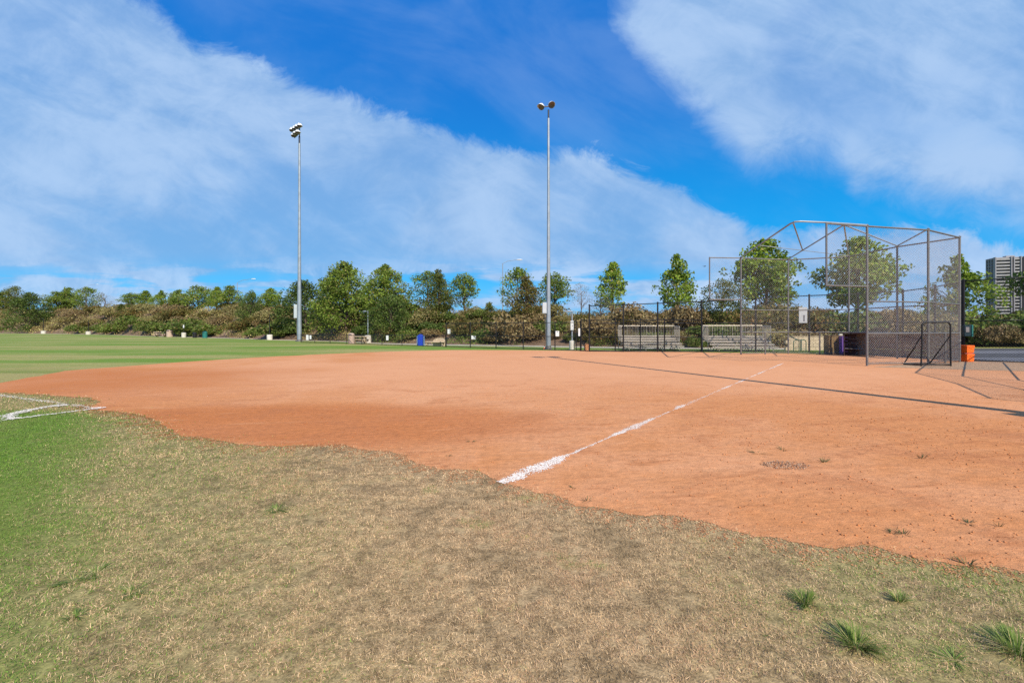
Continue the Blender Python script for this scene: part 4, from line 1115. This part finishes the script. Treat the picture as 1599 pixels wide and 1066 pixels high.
# right pole: two lamps
D_ = 39.0; zt = lambda y: ZZ(y, D_)
light_pole(856.5, D_, zt(172), .20, .095, 'tall galvanised floodlight pole with two white lamps, right of the photo centre',
           [(-.62, -.15, zt(168)), (.24, -.15, zt(165.2))], [(-.42, -.62, -.55), (.12, -.85, -.50)], zt(481), [((-.62, .1, zt(167)), (.26, .1, zt(164.5)))], .285, boxside=-1, box=(.36, .3, .95))
D2 = 63.6; ztt = lambda y: ZZ(y, D2); xx = lambda px: (px-467.5)*D2/F
L2 = []
for px, py, dy in ((451.6, 202.6, 1.1), (457.9, 200.6, .7), (464.2, 198, .2), (471, 196, -.3), (455.3, 211, .9), (459.5, 208, .6), (466.6, 206, 0.)):
    L2.append((xx(px), dy-.35, ZZ(py, D2+dy-.35)))
light_pole(467.5, D2, ztt(213), .30, .15, 'tall floodlight pole with seven lamps, left of the photo centre', L2, (.42, -.42, -.80), ztt(486),
           [((xx(451), 1.1, ztt(203.5)), (xx(471.5), -.2, ztt(198))), ((xx(455), .9, ztt(211)), (xx(468), .1, ztt(207))), ((0, .05, ztt(214)), (0, .1, ztt(198.5)))], .35, box=(.42, .36, 1.9), sc_=1.5)
# the pole whose shadow crosses the dirt, out of the picture at right
tipx, tipy = G(856, 557.5); Hs = 21.0
light_pole(0, 0, Hs-.3, .22, .12, 'tall floodlight pole out of the photo at right, casting the long shadow', [(-.55, -.1, Hs), (.45, .1, Hs)], (-.7, .5, -.55), 3.4, [((-.6, 0, Hs), (.6, 0, Hs))], .33,
           xy=(tipx+SUN_H[0]*Hs*k40, tipy+SUN_H[1]*Hs*k40))

# ------------------------------------------------------------------ far street lamps behind the bank
for pxp, yt, pxl, yl, D, lb in ((785, 411, 811, 405.5, 80, 'thin street lamp with a long arm, left of the right light pole'),
                                (370.5, 441, 395.7, 435.5, 110, 'thin far street lamp behind the ridge, left of the left light pole'),
                                (128, 449, 152, 443.8, 212, 'farthest thin street lamp over the left tree line')):
    x, y = AT(pxp, D); zb = 2.0
    t = thing('street_lamp', lb, 'street lamp', (x, y, 0), 0, 'street lamps behind the bank'); zt_ = ZZ(yt, D); xl = (pxl-pxp)*D/F; zl = ZZ(yl, D)
    q = MB(); q.tube((0, 0, 0), (0, 0, zt_), .13, .07, 10); q.build('pole', M['pole'], t, True)
    q = MB(); q.path([(0, 0, zt_-.05), (xl*.3, 0, zt_+(zl-zt_)*.6), (xl*.85, 0, zl)], .04, 8); q.build('arm', M['pole'], t, True)
    q = MB(); q.lathe([(.02, -.45), (.10, -.4), (.19, -.1), (.19, .2), (.1, .4), (.02, .45)], 10, Matrix.Translation((xl, 0, zl)) @ Matrix.Rotation(R(90), 4, 'Y') @ Matrix.Diagonal((.6, 1, 1.25, 1))); q.build('lamp_head', M['lampwhite'], t, True)

# path lamps with concrete footings
def path_lamp(px, D, ytop, label, arm=-1, base=(.30, .7)):
    x, y = AT(px, D); t = thing('path_lamp', label, 'path lamp', (x, y, 0), 0, 'lamps along the path'); zt_ = ZZ(ytop, D); k = D/60 if D > 60 else 1
    q = MB(); q.lathe([(base[0]*k**.5, -.05), (base[0]*k**.5, base[1]*.94), (base[0]*.9*k**.5, base[1])], 14); q.build('footing', M['conc_white'], t, True)
    q = MB(); q.tube((0, 0, base[1]), (0, 0, zt_), .065*k**.5, .05*k**.5, 10); q.build('pole', M['pole' if px > 500 else 'black'], t, True)
    q = MB(); q.box((arm*.32*k**.5, 0, zt_-.04), (.75*k**.5, .28, .12), 0, .03); q.build('lamp_head', M['black' if px < 500 else 'pole'], t)
    return t
path_lamp(68, 176, 497, 'path lamp with a pale footing below the big dark tree, far left', -1, (.45, 1.1))
path_lamp(138, 146, 500, 'path lamp with a pale footing, second from the left', 1, (.42, 1.0))
path_lamp(421, 73, 491, 'path lamp with a pale footing just left of the left light pole', 1, (.38, .85))
path_lamp(574.5, 57.2, 485.5, 'grey path lamp with a short arm and a round footing among the tall trees', -1, (.40, .95))
path_lamp(893.3, 38.6, 485.5, 'path lamp with a white sign on it beside the narrow gate', -1, (.24, .75))
t = thing('marker_post', 'short white marker on a pale footing, right of the pink concrete bin', 'marker post', (*AT(287, 95), 0))
q = MB(); q.lathe([(.42, -.05), (.42, .95), (.36, 1.0)], 14); q.build('footing', M['conc_white'], t, True)
q = MB(); q.tube((0, 0, 1.0), (0, 0, 2.4), .05, .05, 8); q.build('pole', M['black'], t); q = MB(); q.box((0, -.06, 2.3), (.26, .04, .62), 0, .01); q.build('sign_plate', M['sign'], t)

# ------------------------------------------------------------------ signs
def sign(px, y0, y1, w, D, label, mat='sign', marks=(), rz=0, post=False):
    x, y = AT(px, D); z0, z1 = ZZ(y1, D), ZZ(y0, D); wm = w*D/F
    t = thing('sign', label, 'sign', (x, y, z0), rz)
    q = MB(); q.box((0, 0, (z1-z0)/2), (wm, .03, z1-z0), 0, .006); o = q.build('plate', M[mat], t)
    for (fx, fz, fw, fh) in marks:
        q = MB(); q.box((fx*wm, -.018, fz*(z1-z0)), (fw*wm, .006, fh*(z1-z0))); q.build('print', M['print'], o)
    if post: q = MB(); q.tube((0, .04, -z0), (0, .04, z1-z0), .03, .03, 8); q.build('post', M['black'], t)
sign(701, 513.8, 521.2, 4.4, 43.2, 'small white sign high on the corner post of the head high black fence')
sign(739.5, 523.8, 529.6, 7, 41.4, 'small square white sign low on the black fence, near the dark shrub')
sign(604.8, 523.8, 531.2, 3.8, 48.2, 'small white sign on the low fence, below the dark green tree')
sign(480, 522.8, 530.8, 4, 56.7, 'taller of two white signs at the foot of the left light pole')
sign(484.8, 523.4, 529.4, 2.8, 56.2, 'smaller of two white signs at the foot of the left light pole')
sign(870.3, 516.6, 525, 5.6, 36.4, 'small white sign on the black fence, right of the right light pole', marks=((0, .82, .3, .1),))
sign(893.3, 500.8, 515.2, 4.8, 38.4, 'tall white sign fixed to the path lamp beside the narrow gate', marks=((0, .84, .5, .07), (.1, .45, .12, .12)))
sign(904.4, 512.5, 524.6, 2.9, 35.2, 'narrow white sign on the gate post')
sign(1254, 479.5, 504.2, 13, 33.2, 'weathered grey sign board seen through the backstop', 'greysign', ((.1, .3, .14, .4),))
# ------------------------------------------------------------------ park furniture
t = thing('recycling_bin', 'blue bin with a pale frame behind the low fence', 'bin', (*AT(657, 46.8), 0), R(5))
q = MB(); q.lathe([(.30, .02), (.34, .05), (.40, .92), (.41, .98)], 4, Matrix.Rotation(R(45), 4, 'Z')); q.build('body', M['bluebin'], t)
q = MB(); q.lathe([(.43, .98), (.43, 1.03), (.30, 1.14), (.10, 1.18)], 4, Matrix.Rotation(R(45), 4, 'Z')); q.build('lid', M['bluebin'], t)
q = MB()
for s_ in (-1, 1): q.box((s_*.34, 0, .5), (.05, .5, 1.0), 0, .006)
q.box((0, .31, .5), (.7, .04, 1.0), 0, .006); q.build('frame', M['bluelite'], t)
def picnic(px, D, label, mat, rz=0, sc_=1.):
    t = thing('picnic_table', label, 'picnic table', (*AT(px, D), 0), rz); t.scale = (sc_,)*3
    q = MB(); q.box((0, 0, .74), (1.9, .8, .09), 0, .02); q.build('table_top', M[mat], t)
    for s_ in (-1, 1):
        q = MB(); q.box((0, s_*.68, .44), (1.9, .32, .08), 0, .02); q.build('seat', M[mat], t)
        q = MB(); q.box((s_*.6, 0, .36), (.12, .55, .69), 0, .02); q.box((s_*.6, 0, .22), (.12, 1.5, .12), 0, .02); q.box((s_*.6, .68, .30), (.12, .14, .26), 0, .01); q.box((s_*.6, -.68, .30), (.12, .14, .26), 0, .01); q.build('leg', M[mat], t)
def litter_bin(px, D, label, mat, w=.36, h=1.2):
    t = thing('litter_bin', label, 'bin', (*AT(px, D), 0), 0)
    q = MB(); q.lathe([(w, 0), (w, h*.72), (w*1.06, h*.74), (w*1.06, h*.78)], 16); q.build('body', M[mat], t, True)
    q = MB(); q.lathe([(w*1.02, h*.78), (w*.98, h*.9), (w*.7, h*.98), (w*.2, h)], 16); o = q.build('domed_lid', M[mat], t, True)
    q = MB(); q.box((0, -w*.93, h*.87), (w*.9, .14, h*.1), 0, .02); q.build('opening', M['lampshell'], o)
picnic(252, 103, 'pinkish concrete picnic table beside the domed bin, far left', 'conc_pink', R(8), 1.4)
litter_bin(265, 101, 'pinkish domed concrete bin beside the far picnic table', 'conc_pink', .62, 1.55)
litter_bin(320, 89, 'teal green litter bin below the far bank', 'teal', .42, 1.3)
litter_bin(304, 91, 'dark litter bin left of the teal green one', 'black', .36, 1.1)
picnic(562, 54.8, 'tan concrete picnic table under the tallest tree behind the low fence', 'conc_tan', R(-6), 1.1)
litter_bin(548.5, 53.4, 'pale pinkish bin left of the tan picnic table', 'conc_pink', .36, 1.25)
# concrete bench with a rounded back
t = thing('concrete_bench', 'tan concrete bench block with a rounded back, right of the blue bin', 'bench', (*AT(680, 46.0), 0), R(-3))
prof = [(-.2, 0), (1.05, 0), (1.05, .45), (.98, .62), (.8, .76), (.5, .83), (.15, .80), (-.1, .68), (-.2, .55)]
q = MB(); n_ = len(prof); q.add([(x, -.22, z) for x, z in prof]+[(x, .28, z) for x, z in prof], [tuple(range(n_)), tuple(range(2*n_-1, n_-1, -1))]+[(i, i+n_, (i+1) % n_+n_, (i+1) % n_) for i in range(n_)]); q.build('back', M['conc_tan'], t)
q = MB(); q.box((-.5, 0, .42), (.9, .6, .10), 0, .02); q.box((.45, -.42, .42), (1.1, .38, .10), 0, .02); q.build('seat', M['conc_tan'], t)
for x in (-.85, -.15, .75):
    q = MB(); q.box((x, -.25 if x > 0 else 0, .185), (.14, .4, .37), 0, .015); q.build('leg', M['conc_tan'], t)
t = thing('bollard', 'orange tan square bollard at the foot of the tall fence, right of the gate', 'bollard', (*AT(916, 35.6), 0))
q = MB(); q.lathe([(.24, -.05), (.24, .50), (.20, .58), (.08, .60)], 4, Matrix.Rotation(R(45), 4, 'Z')); q.build('post', M['postorange'], t)
q = MB(); q.box((0, 0, .04), (.44, .44, .08), 0, .015); q.build('base', M['postorange'], t)
t = thing('marker_cone', 'tiny orange and white marker at the foot of the right light pole', 'marker', (*AT(850.6, 39.2), 0))
q = MB(); q.box((0, 0, .02), (.26, .26, .04), 0, .01); q.build('base', M['postorange'], t)
q = MB(); q.lathe([(.11, .04), (.085, .14)], 12); q.lathe([(.06, .24), (.03, .34)], 12); q.build('cone', M['orange'], t, True)
q = MB(); q.lathe([(.085, .14), (.06, .24)], 12); q.build('white_band', M['sign'], t, True)

# ------------------------------------------------------------------ tower block far off
def tower():
    D = 420; x0 = AT(1553, D)[0]; Hh = ZZ(404, D); Wd = 40; n = 23; fh = Hh/n
    t = thing('tower_block', 'tall pale apartment tower with stacked balcony bands, half hidden at the right edge', 'building', (x0, D, 0), R(-20))
    q = MB(); q.box((Wd/2, 6.2, Hh/2-.4), (Wd-2, 9, Hh-.8)); q.build('wall', M['towerdark'], t)
    for i in range(n):
        z = fh*(i+1)
        q = MB()
        for xa, xb in ((.3, 11.0), (13.3, 17.6), (20.6, 31.2), (33.4, Wd-.3)):
            q.box(((xa+xb)/2, .3, z-.95), (xb-xa, 3., 1.25), 0); 
        q.build('balcony', M['towerwhite'], t)
        q = MB(); q.box((-.2, 6, z-.8), (1.2, 9, .5)); q.build('side_slab', M['towercol'], t)
    for x in (0, 11.2, 13.0, 17.8, 20.3, 31.5, 33.1, Wd):
        q = MB(); q.box((x, -.2, Hh/2+.6), (.75, 3.4, Hh+1.2)); q.build('column', M['towercol'], t)
    for y in (3.5, 7, 10.5):
        q = MB(); q.box((-.3, y, Hh/2+.4), (1.3, .9, Hh+.8)); q.build('column', M['towercol'], t)
    q = MB(); q.box((Wd/2, 5.2, Hh+.5), (Wd+.6, 11, 1.0)); q.box((13, 6, Hh+1.6), (6, 5, 2.2)); q.box((30, 6, Hh+1.4), (9, 5, 1.8)); q.build('roof', M['towerwhite'], t)
tower()
# bird
t = thing('bird', 'small dark bird gliding left of the backstop', 'bird', (*AT(1100, 55), ZZ(415.8, 55)), R(20))
bm_ = MB(); bm_.lathe([(.004, -.17), (.03, -.13), (.045, -.02), (.04, .06), (.022, .12), (.026, .15), (.018, .18), (.003, .205)], 10, Matrix.Rotation(R(90), 4, 'Y'))
for s_ in (-1, 1):
    pr = [(.06, .03*s_, .01), (.05, .18*s_, .05), (-.02, .36*s_, .03), (-.05, .2*s_, .04), (-.05, .03*s_, .01)]
    k = len(pr); bm_.add([(x, y, z+.006) for x, y, z in pr]+[(x, y, z-.006) for x, y, z in pr], [tuple(range(k)), tuple(range(2*k-1, k-1, -1))]+[(i, (i+1) % k, (i+1) % k+k, i+k) for i in range(k)])
bm_.add([(-.14, -.02, .004), (-.14, .02, .004), (-.27, .05, .004), (-.27, -.05, .004), (-.14, -.02, -.004), (-.14, .02, -.004), (-.27, .05, -.004), (-.27, -.05, -.004)], [(0, 1, 2, 3), (7, 6, 5, 4), (0, 4, 5, 1), (1, 5, 6, 2), (2, 6, 7, 3), (3, 7, 4, 0)])
bm_.build('body', M['birdgrey'], t)
